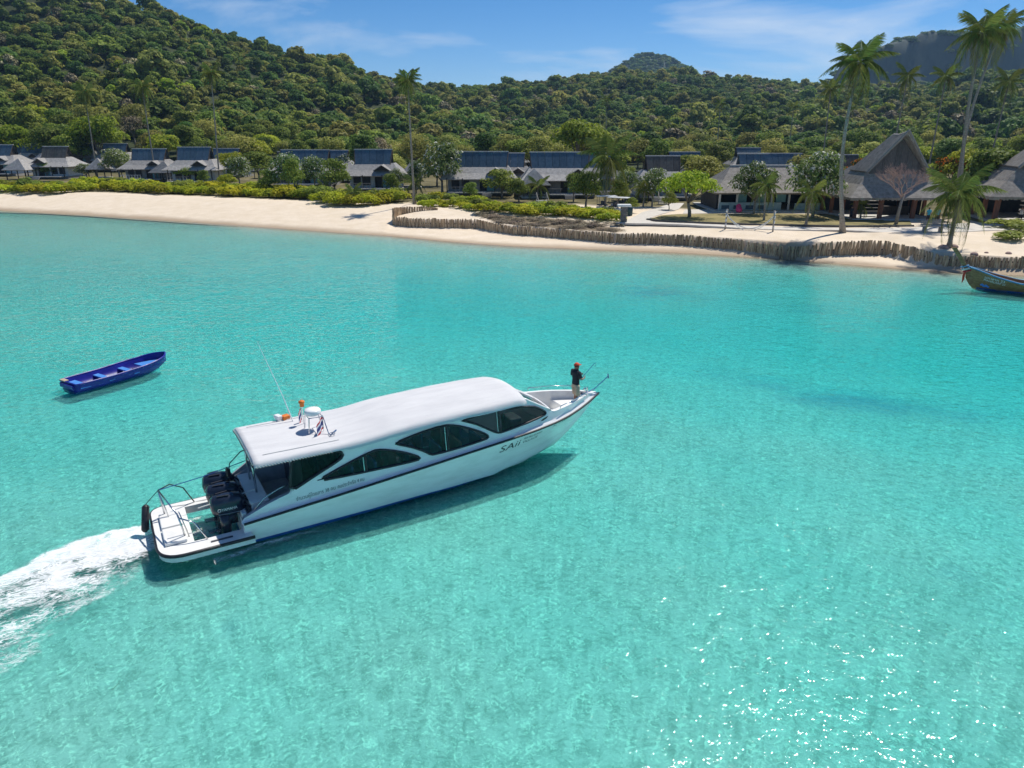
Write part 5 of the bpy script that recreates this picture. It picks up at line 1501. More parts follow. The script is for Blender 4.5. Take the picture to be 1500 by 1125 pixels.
# ------------------------------------------------------------------ post fence holding the sand
pm = []
for v in range(6):
    rng = random.Random(90 + v); mb = MB(); r = .085
    mb.tube([(0, 0, -.5), (rng.uniform(-.03, .03), rng.uniform(-.02, .02), .6), (rng.uniform(-.05, .05), rng.uniform(-.04, .04), 1.0)], [r, r * .97, r * .82], 6)
    pm.append(mb.mesh('post', 'post_wood', smooth_=False))
def fence():
    d = np.sqrt(np.diff(FNX) ** 2 + np.diff(FNY) ** 2); s = np.concatenate([[0], np.cumsum(d)]); tot = s[-1]
    secs = [(0.0, .20, 'curved end of the post fence round the sandy point'), (.203, .415, 'post fence stretch below the dry scrub'), (.418, .60, 'post fence stretch in front of the volleyball net'),
            (.603, .655, 'short low stretch of post fence beside the gap at the water'), (.66, .86, 'tall post fence stretch below the leaning palm and pavilion'), (.863, 1.0, 'post fence stretch behind the wooden longtail boat')]
    hs = np.interp(np.linspace(0, 1, 60), [0, .18, .22, .3, .45, .58, .62, .66, .74, .80, .87, .93, 1], [1.2, 1.15, 1.0, 1.0, 1.15, 1.1, .95, .95, 1.45, 1.4, .95, .95, 1.2])
    rng = random.Random(3); n = 0; q = 0
    NP = 400
    for a, b, lab in secs:
        ma = (a + b) / 2 * tot; bx, by = np.interp(a * tot, s, FNX), np.interp(a * tot, s, FNY)
        t = thing('post_fence', (bx, by, FENCE_Z), 0, lab, 'fence')
        k = max(4, int(round((b - a) * NP)))
        for i in range(k):
            u = (a + (b - a) * (i + .5) / k) * tot + rng.uniform(-.03, .03); x, y = np.interp(u, s, FNX), np.interp(u, s, FNY)
            h = float(np.interp(u / tot, np.linspace(0, 1, 60), hs)) + rng.uniform(-.08, .07) + .04 * math.sin(u * 1.3)
            wdt = (b - a) * tot / k / .17 * rng.uniform(.92, 1.15)
            inst('post', pm[rng.randrange(6)], t, (x - bx, y - by + rng.uniform(-.06, .06), 0), rot=(rng.uniform(-.05, .12), rng.uniform(-.05, .10), rng.uniform(0, 6)), sc=(wdt, wdt, h))
        mb = MB(); zs = []
        pts = [Vector((np.interp(u, s, FNX) - bx, np.interp(u, s, FNY) - by + .16, .55)) for u in np.linspace(a * tot + .1, b * tot - .1, 24)]
        mb.tube(pts, .07, 5); mb.build('backing_rail', 'dark_wood', t)
    # return of the fence round the point (top edge seen from behind)
    t = thing('post_fence', (FNX[0], FNY[0], FENCE_Z), 0, 'low line of posts running back from the sandy point', 'fence')
    e = ground_at(640, 308.5)
    for i in range(26):
        f = i / 25; x = FNX[0] * (1 - f) + e.x * f - 2.2 * math.sin(math.pi * f) * (1 - f); y = FNY[0] * (1 - f) + e.y * f + 1.2 * math.sin(math.pi * f * .9)
        zt = hgt(FNX[0] + .9, FNY[0] + 2) + .12
        inst('post', pm[i % 6], t, (x - FNX[0], y - FNY[0], hgt(x, y) - FENCE_Z - .2), rz=i, sc=(1.9, 1.9, max(.35, 1.55 - 1.1 * f + rng.uniform(-.05, .05))))
fence()
# ------------------------------------------------------------------ palms
TALL = 'tall slender coconut palm rising behind the bungalows'
TG = 'tall palms behind the bungalows'
palm_px(143, 262, 124, 137, 42, 'tall thin palm leaning left above the long bungalow behind it', r0=.16)
palm_px(229, 266, 208, 128, 44, 'tall leaning palm in front of the pyramid-roofed porch', r0=.17)
palm_px(322, 270, 309, 107, 40, 'tall straight palm beside the bungalow with pale side wall', r0=.17)
palm_px(607, 299, 597, 118, 50, 'very tall straight palm at the edge of the sand beside the raised terrace', r0=.17)
palm_px(1235, 341, 1260, 92, 96, 'large leaning coconut palm between the lawn and the post fence', r0=.24, bend=-.9, nf=22, dry=4)
palm_px(1404, 326, 1438, 48, 92, 'large tall coconut palm behind the leafy tree by the pavilion, brownish hanging fronds', r0=.24, nf=22, bend=-.5, dry=5, y=84)
palm_px(1398, 326, 1467, 42, 84, 'strongly leaning tall coconut palm crossing behind its taller neighbour', r0=.21, nf=20, bend=-1.2, dry=4, y=90)
palm_px(1306, 225, 1330, 112, 52, TALL, group=TG, y=140, nf=15); palm_px(1364, 225, 1386, 112, 52, TALL, group=TG, y=138, nf=15)
palm_px(1452, 225, 1478, 120, 54, TALL, group=TG, y=132, nf=15); palm_px(1206, 235, 1217, 130, 44, TALL, group=TG, y=150, nf=15)
for a, b, c_, d, y in ((1157, 205, 1163, 156, 235), (1052, 205, 1055, 152, 240), (889, 205, 888, 146, 250)):
    palm_px(a, b, c_, d, 26, TALL, group=TG, y=y, nf=12, dry=1)
YG = 'young palms in the gardens'
palm_px(886, 306, 890, 232, 92, 'young coconut palm with wide green crown beside the golf cart', r0=.17, nf=19, name='young_palm', wind=.2)
palm_px(1390, 363, 1405, 285, 112, 'young coconut palm with bushy crown on the sand behind the post fence', r0=.22, nf=21, name='young_palm', wind=.3)
palm_px(1180, 331, 1190, 282, 62, 'small young palm at the sandy edge of the lawn with fronds near the ground', r0=.16, nf=14, name='young_palm', wind=.2)
palm_px(1119, 324, 1122, 272, 58, 'young palm on the lawn in front of the restaurant', r0=.13, nf=14, name='young_palm', wind=.2)
for x, yb, yt, w in ((513, 300, 281, 40), (604, 290, 268, 44), (786, 292, 272, 50), (470, 290, 272, 30), (942, 303, 276, 46), (1260, 322, 300, 40)):
    palm_px(x, yb, x + 3, yt, w, 'low young palm among the garden shrubs', group=YG, nf=12, dry=0, name='young_palm', r0=.12)

# ------------------------------------------------------------------ garden trees
FL = GROUPS_T['frangipani'][0]
for px, by, w, h in ((176, 262, 62, 42), (240, 262, 36, 32), (352, 276, 52, 46), (424, 284, 60, 58), (462, 282, 52, 52), (505, 266, 40, 40), (583, 284, 34, 36), (26, 256, 30, 18), (128, 262, 36, 22)):
    tree_px('frangipani', px, by, w, h)
tree_px('frangipani', 648, 286, 84, 74, 'large rounded frangipani full of white blossoms before the wide terrace bungalow')
tree_px('frangipani', 955, 303, 58, 54); tree_px('frangipani', 915, 296, 48, 46); tree_px('frangipani', 610, 283, 38, 46)
tree_px('frangipani', 1104, 314, 78, 74, 'blossoming frangipani in front of the restaurant beside the young lawn palm')
tree_px('frangipani', 1190, 319, 104, 92, 'largest white blossoming frangipani at the right end of the restaurant')
tree_px('frangipani', 1258, 292, 44, 46, y=100)
for px, by, w, h in ((432, 288, 42, 52), (492, 288, 56, 52), (735, 290, 66, 40), (858, 304, 64, 50), (840, 296, 44, 40), (70, 262, 34, 22), (575, 290, 34, 34), (300, 272, 24, 22), (760, 296, 44, 32), (690, 294, 28, 26), (395, 284, 40, 34), (905, 306, 40, 40), (925, 312, 26, 22), (980, 308, 30, 26)):
    tree_px('garden', px, by, w, h)
tree_px('umbrella', 281, 270, 46, 24, 'small flat-topped yellow-green tree before the pale-walled bungalow')
tree_px('umbrella', 336, 282, 34, 26, 'small flat-topped tree in the scrub beside a thin palm')
tree_px('umbrella', 1010, 319, 100, 66, 'spreading green shade tree with leaning dark trunk on the lawn by the path', rz=0.0)
tree_px('bright', 845, 262, 108, 78, 'big bright green spreading tree above the wide bungalow with teal curtains', y=165)
tree_px('mid', 1440, 318, 118, 92, 'dense leafy green tree behind the young bushy palm', y=92)
tree_px('garden', 1400, 318, 60, 60, 'rounded green tree at the corner of the thatched pavilion', y=93)
for px, py, y, w in ((1395, 265, 120, 70), (1480, 255, 112, 80), (1262, 250, 125, 60), (1440, 262, 116, 70)):
    tree_px('flame', px, py, w, w * .8, y=y)
for px, py, y, w, k in ((30, 240, 195, 80, 'bright'), (150, 240, 196, 100, 'bright'), (80, 240, 194, 80, 'mid'), (112, 240, 198, 80, 'dark'), (245, 240, 192, 70, 'bright'), (1030, 272, 118, 80, 'olive'), (1010, 262, 130, 70, 'mid'), (1180, 262, 124, 76, 'olive'),
                        (1210, 255, 118, 60, 'mid'), (1420, 252, 118, 90, 'bright'), (1365, 250, 122, 60, 'bright'), (900, 268, 140, 66, 'mid'), (1300, 262, 122, 70, 'bright'), (575, 262, 145, 56, 'olive'), (640, 262, 142, 60, 'olive'), (380, 262, 150, 60, 'mid'), (340, 262, 155, 56, 'bright')):
    tree_px(k, px, py, w, w * .72, y=y)
def bare_tree():
    p = ground_at(1312, 329); t = thing('bare_tree', p, 0, 'leafless pinkish tree standing before the thatched pavilion', 'tree')
    rng = random.Random(8); tr = MB(); tr.tube([(0, 0, -.3), (.1, 0, 1.6), (.25, 0, 3.2)], [.22, .17, .12], 7); tr.build('trunk', 'bark_pale', t, smooth_=True)
    mb = MB()
    def br(p, d, L, r, n):
        e = p + d * L; m = p.lerp(e, .5) + Vector((rng.uniform(-.1, .1), rng.uniform(-.1, .1), .08)) * L
        mb.tube([p, m, e], [r, r * .8, r * .55], 4 if n < 4 else 5, caps=False)
        if n == 0: return
        for _ in range(3 if n > 1 else 4):
            nd = (d + Vector((rng.uniform(-.8, .8), rng.uniform(-.8, .8), rng.uniform(-.25, .6)))).normalized(); br(m.lerp(e, rng.uniform(.2, 1)), nd, L * rng.uniform(.55, .8), r * .6, n - 1)
    for k in range(5):
        a = k * 1.26 + .3; br(Vector((.2, 0, 2.6 + .15 * k)), Vector((math.cos(a) * .75, math.sin(a) * .7, .75)).normalized(), 1.7, .09, 5)
    mb.build('crown', 'bark_pink', t, fix=False)
bare_tree()

# ------------------------------------------------------------------ beach scrub: separate bushes along the sand
def bush_mesh(k, leaf, n=900, size=.26):
    rng = np.random.default_rng(300 + k); lb = []
    for _ in range(11):
        a = rng.uniform(0, 6.28); q = rng.random() ** .5
        lb.append((1.25 * q * math.cos(a), 1.0 * q * math.sin(a), .35 + .45 * rng.random() * (1 - .5 * q), .55, .5, .42))
    return leaf_mesh('foliage', [leaf_cloud(lb, n, size, rng, aspect=.6, up=.95)], leaf)
BUSH = [bush_mesh(k, 'leaf_shrub') for k in range(5)]
BUSH_G = [bush_mesh(k + 10, 'leaf_mid', 800, .24) for k in range(3)]
BUSH_D = [bush_mesh(k + 20, 'leaf_scrub_dry', 420, .18) for k in range(3)]
BUSH_R = [bush_mesh(k + 30, 'leaf_garden_low', 1300, .14) for k in range(2)] if 'leaf_garden_low' in MATS else None
def bush(p, sc, szz, meshes, label, group, name='beach_shrub'):
    t = thing(name, (p.x, p.y, p.z - .08), random.uniform(0, 6.28), label, 'shrub', group); t.scale = (sc, sc, sc * szz)
    inst('foliage', meshes[random.randrange(len(meshes))], t)
    return t
SG = ('yellow-green beach shrub in the scrub along the sand', 'beach scrub bushes')
front = [(-12, 281), (60, 284), (105, 283.5), (140, 279.5), (200, 283), (300, 286.5), (400, 290.5), (470, 293), (482, 301.5), (540, 302), (575, 297), (588, 296)]
rb = random.Random(12)
fx = np.arange(-10, 588, 13.5)
for x in fx:
    y = float(np.interp(x, [p[0] for p in front], [p[1] for p in front])) - 1.0
    p = ground_at(x + rb.uniform(-4, 4), y + rb.uniform(-.6, .4)); bush(p, rb.uniform(1.25, 1.7), rb.uniform(.9, 1.2), BUSH, *SG)
    p = ground_at(x + rb.uniform(-6, 6), y - rb.uniform(3.0, 5.0)); bush(p, rb.uniform(1.4, 1.9), rb.uniform(.95, 1.3), BUSH if rb.random() < .72 else BUSH_G, *SG)
    if rb.random() < .55:
        p = ground_at(x + rb.uniform(-6, 6), y - rb.uniform(6.5, 9.5)); bush(p, rb.uniform(.9, 1.4), rb.uniform(1.0, 1.5), BUSH_G if rb.random() < .6 else BUSH, 'green garden bush behind the beach scrub', 'garden bushes')
for x in np.arange(622, 905, 12):
    y = float(np.interp(x, [622, 660, 720, 790, 850, 905], [304, 303, 311, 316, 318, 324])) - rb.uniform(0, 1.5)
    p = ground_at(x + rb.uniform(-4, 4), y); bush(p, rb.uniform(.85, 1.25), rb.uniform(.8, 1.1), BUSH, 'yellow-green shrub at the back of the dry scrub', 'shrubs behind the dry scrub')
    p = ground_at(x + rb.uniform(-5, 5), y - rb.uniform(4, 7)); bush(p, rb.uniform(.8, 1.3), rb.uniform(.9, 1.3), BUSH if rb.random() < .6 else BUSH_G, 'green garden bush below the terraces', 'bushes below the terraces')
for i in range(58):
    x = rb.uniform(705, 905); y = float(np.interp(x, [705, 760, 830, 905], [322, 331, 336, 339])) - rb.uniform(0, 13)
    p = ground_at(x, y); bush(p, rb.uniform(.55, .95), rb.uniform(.35, .55), BUSH_D, 'low dry brown scrub on the sand above the post fence', 'dry scrub clumps', 'dry_scrub')
for px, py, s in ((1475, 334, 2.6), (1498, 352, 2.4), (1520, 340, 2.6)):
    p = ground_at(px, py); bush(p, s * .75, .55, BUSH_G, 'clipped low round green bush on the sand by the dark pavilion', 'clipped round bushes', 'clipped_bush')
wood_single()
# ------------------------------------------------------------------ people
pmat('skin_brown', (.26, .13, .08), (.32, .17, .11), rough=.55, scale=12)
pmat('cloth_black', (.014, .015, .022), (.03, .03, .04), rough=.9, scale=20)
pmat('cloth_khaki', (.44, .34, .24), (.52, .41, .30), rough=.9, scale=14)
pmat('cloth_turquoise', (.04, .34, .44), (.06, .42, .52), rough=.9, scale=14)
pmat('cloth_white', (.66, .66, .64), rough=.9)
pmat('cap_red', (.62, .06, .03), (.70, .09, .04), rough=.8, scale=10)
pmat('hair_dark', (.015, .012, .01), rough=.6)
def skin_mesh(name, verts, edges, radii, mat, sub=1, root=0):
    me = bpy.data.meshes.new(name); me.from_pydata(verts, edges, [])
    o = bpy.data.objects.new(name, me); COL.objects.link(o)
    sk = o.modifiers.new('skin', 'SKIN'); sk.use_smooth_shade = True
    for i, r in enumerate(radii):
        sv = me.skin_vertices[0].data[i]; rr = r if isinstance(r, tuple) else (r, r); sv.radius = rr; sv.use_root = (i == root)
    ss = o.modifiers.new('sub', 'SUBSURF'); ss.levels = sub; ss.render_levels = sub
    bpy.context.view_layer.update()
    m2 = bpy.data.meshes.new_from_object(o.evaluated_get(bpy.context.evaluated_depsgraph_get()))
    bpy.data.objects.remove(o); m2.name = name; m2.materials.clear(); m2.materials.append(MATS[mat]); m2.shade_smooth()
    return m2
def person(loc, rz, label, top, bottom, cap=None, pose='hold', sc=1.0, group=None, fingers=True):
    t = thing('person', loc, rz, label, 'person', group); t.scale = (sc,) * 3
    V, E_, Rr = [], [], []
    def v(p, r, to=None):
        V.append(p); Rr.append(r)
        if to is not None: E_.append((to, len(V) - 1))
        return len(V) - 1
    pel = v((0, 0, .94), (.125, .10)); sp = v((.01, 0, 1.14), (.12, .09), pel); ch = v((.0, 0, 1.36), (.15, .10), sp); nk = v((.01, 0, 1.485), .06, ch)
    hd = v((.03, 0, 1.57), (.08, .09), nk); cr = v((.025, 0, 1.66), (.08, .09), hd)
    v((.125, 0, 1.60), .018, hd)
    for s in (-1, 1): v((.03, s * .092, 1.60), .018, hd)
    hands = []
    for s in (-1, 1):
        hp = v((0, s * .10, .88), .085, pel); kn = v((.04 + .05 * s * (pose == 'hold'), s * .115, .49), .058, hp); an = v((-.01 + .08 * s * (pose == 'hold'), s * .125, .09), .038, kn); v((.15 + .08 * s * (pose == 'hold'), s * .14, .035), .035, an)
        sh = v((0, s * .19, 1.42), .065, ch)
        if pose == 'hold': el = v((.04, s * .27, 1.14), .042, sh); wr = v((.27, s * .17, 1.15 + .03 * s), .028, el); hn = v((.34, s * .13, 1.17 + .03 * s), .03, wr); fd = Vector((.8, -.5 * s, .2)).normalized()
        elif pose == 'camera': el = v((.16, s * .25, 1.26), .042, sh); wr = v((.22, s * .12, 1.48), .028, el); hn = v((.22, s * .08, 1.55), .03, wr); fd = Vector((.2, -.4 * s, .9)).normalized()
        else: el = v((-.02, s * .25, 1.12), .042, sh); wr = v((.06, s * .26, .90), .028, el); hn = v((.08, s * .255, .83), .03, wr); fd = Vector((.15, 0, -1)).normalized()
        if fingers:
            h = Vector(V[hn]); side = Vector((0, 0, 1)) if pose == 'hold' else Vector((1, 0, 0))
            for k, (of, L) in enumerate(((-.028, .060), (-.010, .075), (.010, .080), (.028, .070))):
                b = h + side * of + fd * .03; i = v(tuple(b), .0095, hn); j = v(tuple(b + fd * L * .5), .009, i); v(tuple(b + fd * L * .8 + Vector((0, -.03 * s, -.02))), .008, j)
            i = v(tuple(h + side * .035 - fd * .005), .010, hn); v(tuple(h + side * .062 + fd * .03), .009, i)
        hands.append(V[hn])
    body = inst('body', skin_mesh('body', V, E_, Rr, 'skin_brown', 1), t)
    def ring(z, rx, ry, cx=0.0, n=14): return [(cx + rx * math.cos(2 * math.pi * j / n), ry * math.sin(2 * math.pi * j / n), z) for j in range(n)]
    mb = MB(); mb.grid([ring(z, rx, ry, cx) for z, rx, ry, cx in ((.85, .125, .178, 0), (.93, .13, .18, 0), (1.08, .125, .172, .008), (1.22, .135, .185, .008), (1.33, .14, .205, .003), (1.41, .128, .215, 0), (1.455, .10, .165, 0), (1.485, .078, .095, .005), (1.52, .07, .08, .008))], True)
    for s in (-1, 1):
        e = {'hold': (.025, s * .262, 1.20), 'camera': (.10, s * .245, 1.32)}.get(pose, (-.012, s * .243, 1.20))
        mb.tube([(0, s * .13, 1.41), (0, s * .195, 1.40), Vector((0, s * .205, 1.39)).lerp(Vector(e), .5), e], [.075, .088, .080, .074], 10)
    mb.build('shirt', top, t, smooth_=True)
    mb = MB(); mb.grid([ring(z, rx, ry) for z, rx, ry in ((.99, .118, .165), (.92, .128, .178), (.84, .130, .180), (.78, .10, .14))], True)
    for s in (-1, 1):
        k_ = .03 * s * (pose == 'hold'); mb.tube([(0, s * .085, .88), (0, s * .10, .80), (.02 + k_ * .6, s * .11, .62), (.035 + k_, s * .115, .46)], [.10, .108, .102, .098], 12)
    mb.build('shorts', bottom, t, smooth_=True)
    mb = MB()
    for s in (-1, 1): mb.ball((.055 + .08 * s * (pose == 'hold'), s * .132, .035), (.13, .052, .045), 8, 5)
    mb.build('shoes', 'hair_dark', t, smooth_=True)
    mb = MB(); mb.ball((.015, 0, 1.655), (.105, .097, .105), 12, 7)
    mb.v = [p if p[2] > 1.615 else (p[0] - .0, p[1], 1.615) for p in mb.v]; mb.build('hair', 'hair_dark', t, smooth_=True)
    if cap:
        mb = MB(); rows = []
        for i in range(6):
            a = math.pi / 2 * i / 5; rows.append([(.025 + .118 * math.cos(a) * math.cos(q), .110 * math.cos(a) * math.sin(q), 1.66 + .115 * math.sin(a)) for q in np.linspace(0, 2 * math.pi, 14)[:-1]])
        mb.grid(rows, True)
        mb.add([(.12, -.09, 1.665), (.22, -.06, 1.65), (.235, 0, 1.652), (.22, .06, 1.65), (.12, .09, 1.665), (.12, .09, 1.68), (.22, .06, 1.665), (.235, 0, 1.667), (.22, -.06, 1.665), (.12, -.09, 1.68)], [(0, 1, 2, 3, 4), (5, 6, 7, 8, 9), (0, 9, 8, 1), (1, 8, 7, 2), (2, 7, 6, 3), (3, 6, 5, 4)])
        mb.build('cap', cap, t, smooth_=True)
    return t, hands
man_p = B_O + BU * 14.98 + BV * (-.36); man_p.z = 1.725
man, hnds = person(man_p, B_ANG + .05, 'man in red cap, black shirt and khaki shorts standing in the bow', 'cloth_black', 'cloth_khaki', 'cap_red', sc=1.0)
# the short pole he holds
pole_o = thing('gaff_pole', man_p + Vector((math.cos(B_ANG) * .34, math.sin(B_ANG) * .34, 1.16)), B_ANG, 'short pole held forward by the man in the red cap', 'pole')
mb = MB(); mb.tube([(-.18, -.10, -.12), (.05, 0, .02), (.62, .12, .38)], .014, 6); mb.build('shaft', 'steel', pole_o)
mb = MB(); mb.tube([(.60, .12, .37), (.70, .14, .40), (.72, .14, .28), (.66, .13, .24)], .011, 6); mb.build('hook', 'steel', pole_o)
for px, py, tp, bt, ps, rz, lab in ((1358, 326.5, 'cloth_turquoise', 'cloth_black', 'stand', 1.7, 'person in turquoise shirt and dark trousers standing behind the wooden bench, hands down'),
                                    (1371, 326.5, 'cloth_turquoise', 'cloth_black', 'hold', 1.2, 'person in turquoise shirt behind the wooden bench with forearms raised'),
                                    (1245, 324, 'cloth_black', 'cloth_black', 'stand', -1.2, 'person in dark clothes at the corner post of the thatched pavilion'),
                                    (1493, 326, 'cloth_white', 'cloth_black', 'camera', -2.2, 'person in white top lifting both hands to the face near the dark pavilion')):
    g_ = ground_at(px, py); g_.z += .01
    person(g_, rz, lab, tp, bt, pose=ps, fingers=True)

# ------------------------------------------------------------------ blue dinghy
pmat('dinghy_blue', (.010, .010, .22), (.016, .014, .28), rough=.35, scale=2)
pmat('dinghy_light', (.05, .22, .62), (.08, .28, .70), rough=.5, scale=4)
pmat('worn_rim', (.45, .36, .34), (.05, .06, .35), rough=.6, scale=3.5, lo=.40, hi=.52)
dg = thing('dinghy', (-21.75, 32.80, -.07), math.atan2(4.45, 2.75), 'empty deep blue plastic dinghy with light blue thwarts floating off the beach', 'dinghy')
hb = curve([0, .3, 2.5, 3.6, 4.4, 4.9, 5.2], [.74, .80, .86, .86, .72, .48, .06], .18); gz = curve([0, 2, 4, 5.2], [.46, .44, .52, .66], .4)
def dsec(u, k, inn=0.0):
    b, g = hb(u) - inn, gz(u); kz = -.12 + .30 * smooth(3.8, 5.2, u) + inn * 1.2
    pts = [(0, kz), (b * .55, kz + .02), (b * .78, kz + .10), (b * .93, g * .55), (b, g)]
    return [(u, k * y, float(z)) for y, z in pts]
us_ = np.linspace(0, 5.2, 26)
mb = MB()
for k in (-1, 1): mb.grid([dsec(u, k) for u in us_])
s0 = dsec(0, -1); s1 = dsec(0, 1); mb.add(s0[::-1] + s1[1:], [tuple(range(9))])
mb.build('hull', 'dinghy_blue', dg, smooth_=True, merge=.003)
mb = MB()
for k in (-1, 1): mb.grid([dsec(min(max(u, .08), 5.1), k, .05) for u in us_])
s0 = dsec(.08, -1, .05); s1 = dsec(.08, 1, .05); mb.add(s0[::-1] + s1[1:], [tuple(range(9))])
mb.build('inner_hull', 'dinghy_blue', dg, smooth_=True, merge=.003)
mb = MB(); loop = [(u, -hb(u) + .015, gz(u) + .01) for u in us_] + [(u, hb(u) - .015, gz(u) + .01) for u in us_[::-1]]
mb.tube(loop, .045, 6, closed=True); mb.build('gunwale', 'dinghy_blue', dg, smooth_=True)
mb = MB()
for k in (-1, 1): mb.tube([(u, k * (hb(u) - .015), gz(u) + .045) for u in np.linspace(.3, 4.3, 18)], .016, 5)
mb.build('worn_edge', 'worn_rim', dg)
mb = MB(); mb.box((.06, .45, .50), (.22, .5, .06)); mb.build('motor_pad', 'seat_tan', dg, bevel=.02)
mb = MB(); mb.box((-.06, 0, .30), (.12, 1.2, .22)); mb.build('transom_block', 'dinghy_blue', dg, bevel=.03)
for u, w_ in ((.45, .5), (1.75, .30), (3.05, .30)):
    mb = MB(); b = hb(u) - .06; mb.prism([(u - w_ / 2, -b), (u + w_ / 2, -b), (u + w_ / 2, b), (u - w_ / 2, b)], .20, .27); mb.build('thwart', 'dinghy_light', dg, bevel=.015)
mb = MB(); mb.prism([(3.75, -.62), (4.55, -.42), (4.85, -.2), (4.85, .2), (4.55, .42), (3.75, .62)], .24, .31); mb.build('bow_seat', 'dinghy_light', dg, bevel=.015)

# ------------------------------------------------------------------ wooden longtail boat
pmat('teak', (.20, .09, .028), (.38, .20, .075), rough=.45, scale=2.5, stretch=(1, 5, 5))
pmat('boat_blue', (.03, .20, .42), (.05, .28, .50), rough=.5, scale=4)
lt = thing('longtail_boat', (37.25, 56.95, 0), math.atan2(-.497, .868), 'brown wooden longtail boat with raised ribboned prow and blue gunwale', 'longtail boat')
lb_ = curve([-.55, 0, .6, 1.5, 3, 5, 8, 10], [.04, .16, .40, .72, .95, 1.0, .9, .7], .3); lg = curve([-.55, 0, .6, 1.5, 3, 5, 8, 10], [1.75, 1.62, 1.45, 1.18, .86, .70, .66, .72], .4)
lk = curve([-.6, -.1, .3, 1, 2.5, 10], [.9, .10, -.14, -.25, -.28, -.25], .2)
ul = np.linspace(-.55, 10, 36)
def lsec(u, k, inn=0):
    b, g, kz = max(lb_(u) - inn, .01), lg(u), lk(u) + inn
    return [(u, 0, kz), (u, k * b * .55, kz + (g - kz) * .25), (u, k * b * .85, kz + (g - kz) * .6), (u, k * b, g)]
mb = MB()
for k in (-1, 1): mb.grid([lsec(u, k) for u in ul])
mb.add([lsec(10, -1)[i] for i in (3, 2, 1, 0)] + [lsec(10, 1)[i] for i in (1, 2, 3)], [tuple(range(7))]); lh = mb.build('hull', 'teak', lt, smooth_=True, merge=.003)
mb = MB()
for k in (-1, 1): mb.grid([lsec(u, k, .06) for u in ul[2:]])
mb.build('inner_planking', 'teak', lt, smooth_=True)
for k in (-1, 1):
    mb = MB(); mb.tube([(u, k * (lb_(u) + .01), lg(u) - .03) for u in ul], .065, 6); mb.build('gunwale', 'boat_blue', lt, smooth_=True)
    mb = MB(); rows = [[(u, k * (abs(lsec(u, 1)[j][1]) + .012), lsec(u, 1)[j][2]) for j in (0,)] for u in ul]
    mb.grid([[(u, k * (np.interp(z, [lk(u), lk(u) + (lg(u) - lk(u)) * .25, lk(u) + (lg(u) - lk(u)) * .6, lg(u)], [0, lb_(u) * .55, lb_(u) * .85, lb_(u)]) + .012), z) for z in (-.15, .02, .12)] for u in ul[3:]]); mb.build('bottom_paint', 'antifoul_blue', lt, smooth_=True)
mb = MB(); prow = [(-.05, 0, .25), (-.35, 0, .95), (-.62, 0, 1.45), (-1.05, 0, 2.1), (-1.50, 0, 2.72), (-1.82, 0, 3.12)]
for i in range(len(prow) - 1):
    pass
rows = [[(p[0] - .10, -.09, p[2]), (p[0] + .16 + .05 * i * .3, -.10, p[2] + .06), (p[0] + .16 + .05 * i * .3, .10, p[2] + .06), (p[0] - .10, .09, p[2])] for i, p in enumerate(prow)]
mb.grid(rows, True); mb.add(rows[-1], [(0, 1, 2, 3)]); mb.build('prow', 'teak', lt)
for nm, m_, z0, dz, w_ in (('ribbon', 'cloth_white', 1.52, .16, .24), ('ribbon', 'flag_red', 1.36, .12, .23), ('ribbon', 'boat_blue', 1.72, .10, .21)):
    c = -.62 - (z0 - 1.45) * .66; mb = MB(); mb.tube([(c + .05 + .26 * math.cos(a), .17 * math.sin(a), z0 + .10 * math.cos(a)) for a in np.linspace(0, 6.28, 13)[:-1]], dz * .45, 6, closed=True); mb.build(nm, m_, lt, smooth_=True)
mb = MB()
for i in range(3):
    mb.tube([(-.66 + i * .03, -.12 + .03 * i, 1.36), (-.72 + i * .03, -.14, 1.0), (-.70 + i * .04, -.13 + .04 * i, .42 + .1 * i)], [.05, .06, .035], 5)
mb.build('hanging_ribbon', 'cap_red', lt, smooth_=True)
for u in (4.6, 6.4, 8.4):
    for k in (-1, 1): mb = MB(); mb.tube([(u, k * .85, .7), (u, k * .82, 1.55)], .03, 6); mb.build('canopy_post', 'dark_wood', lt)
mb = MB(); mb.grid([[(u, v, 1.62 - .16 * (v / .95) ** 2 + .02 * math.sin(u * 5)) for v in np.linspace(-.95, .95, 9)] for u in np.linspace(4.3, 9, 14)]); mb.build('canopy', 'canvas', lt, smooth_=True, fix=False)
for u in (2.2, 3.4, 4.8, 6.0): mb = MB(); mb.box((u, 0, .52), (.28, 1.55, .05)); mb.build('thwart', 'teak', lt)
def lt_map(u0, z0):
    def f(x, y):
        u = u0 + x; z = z0 - .16 * x + y; b = np.interp(z, [lk(u), lk(u) + (lg(u) - lk(u)) * .25, lk(u) + (lg(u) - lk(u)) * .6, lg(u)], [0, lb_(u) * .55, lb_(u) * .85, lb_(u)])
        return Vector((u, -b - .02, z))
    return f
text_mesh('lettering', 'มหาลาภ 23', .26, lt_map(.75, .95), 'lettering_white', lt, width=1.35)
text_mesh('lettering', 'MAHALARP 23', .20, lt_map(.72, .76), 'lettering_white', lt, width=1.45)
mb = MB(); f_ = lt_map(.62, .38)
for i in range(7):
    a = f_(.08 * i, 0); mb.ball((a.x, a.y, a.z + .05 * math.sin(i * 1.7)), (.09, .012, .07 + .02 * (i % 3)), 6, 4)
mb.build('painted_emblem', 'dinghy_light', lt)

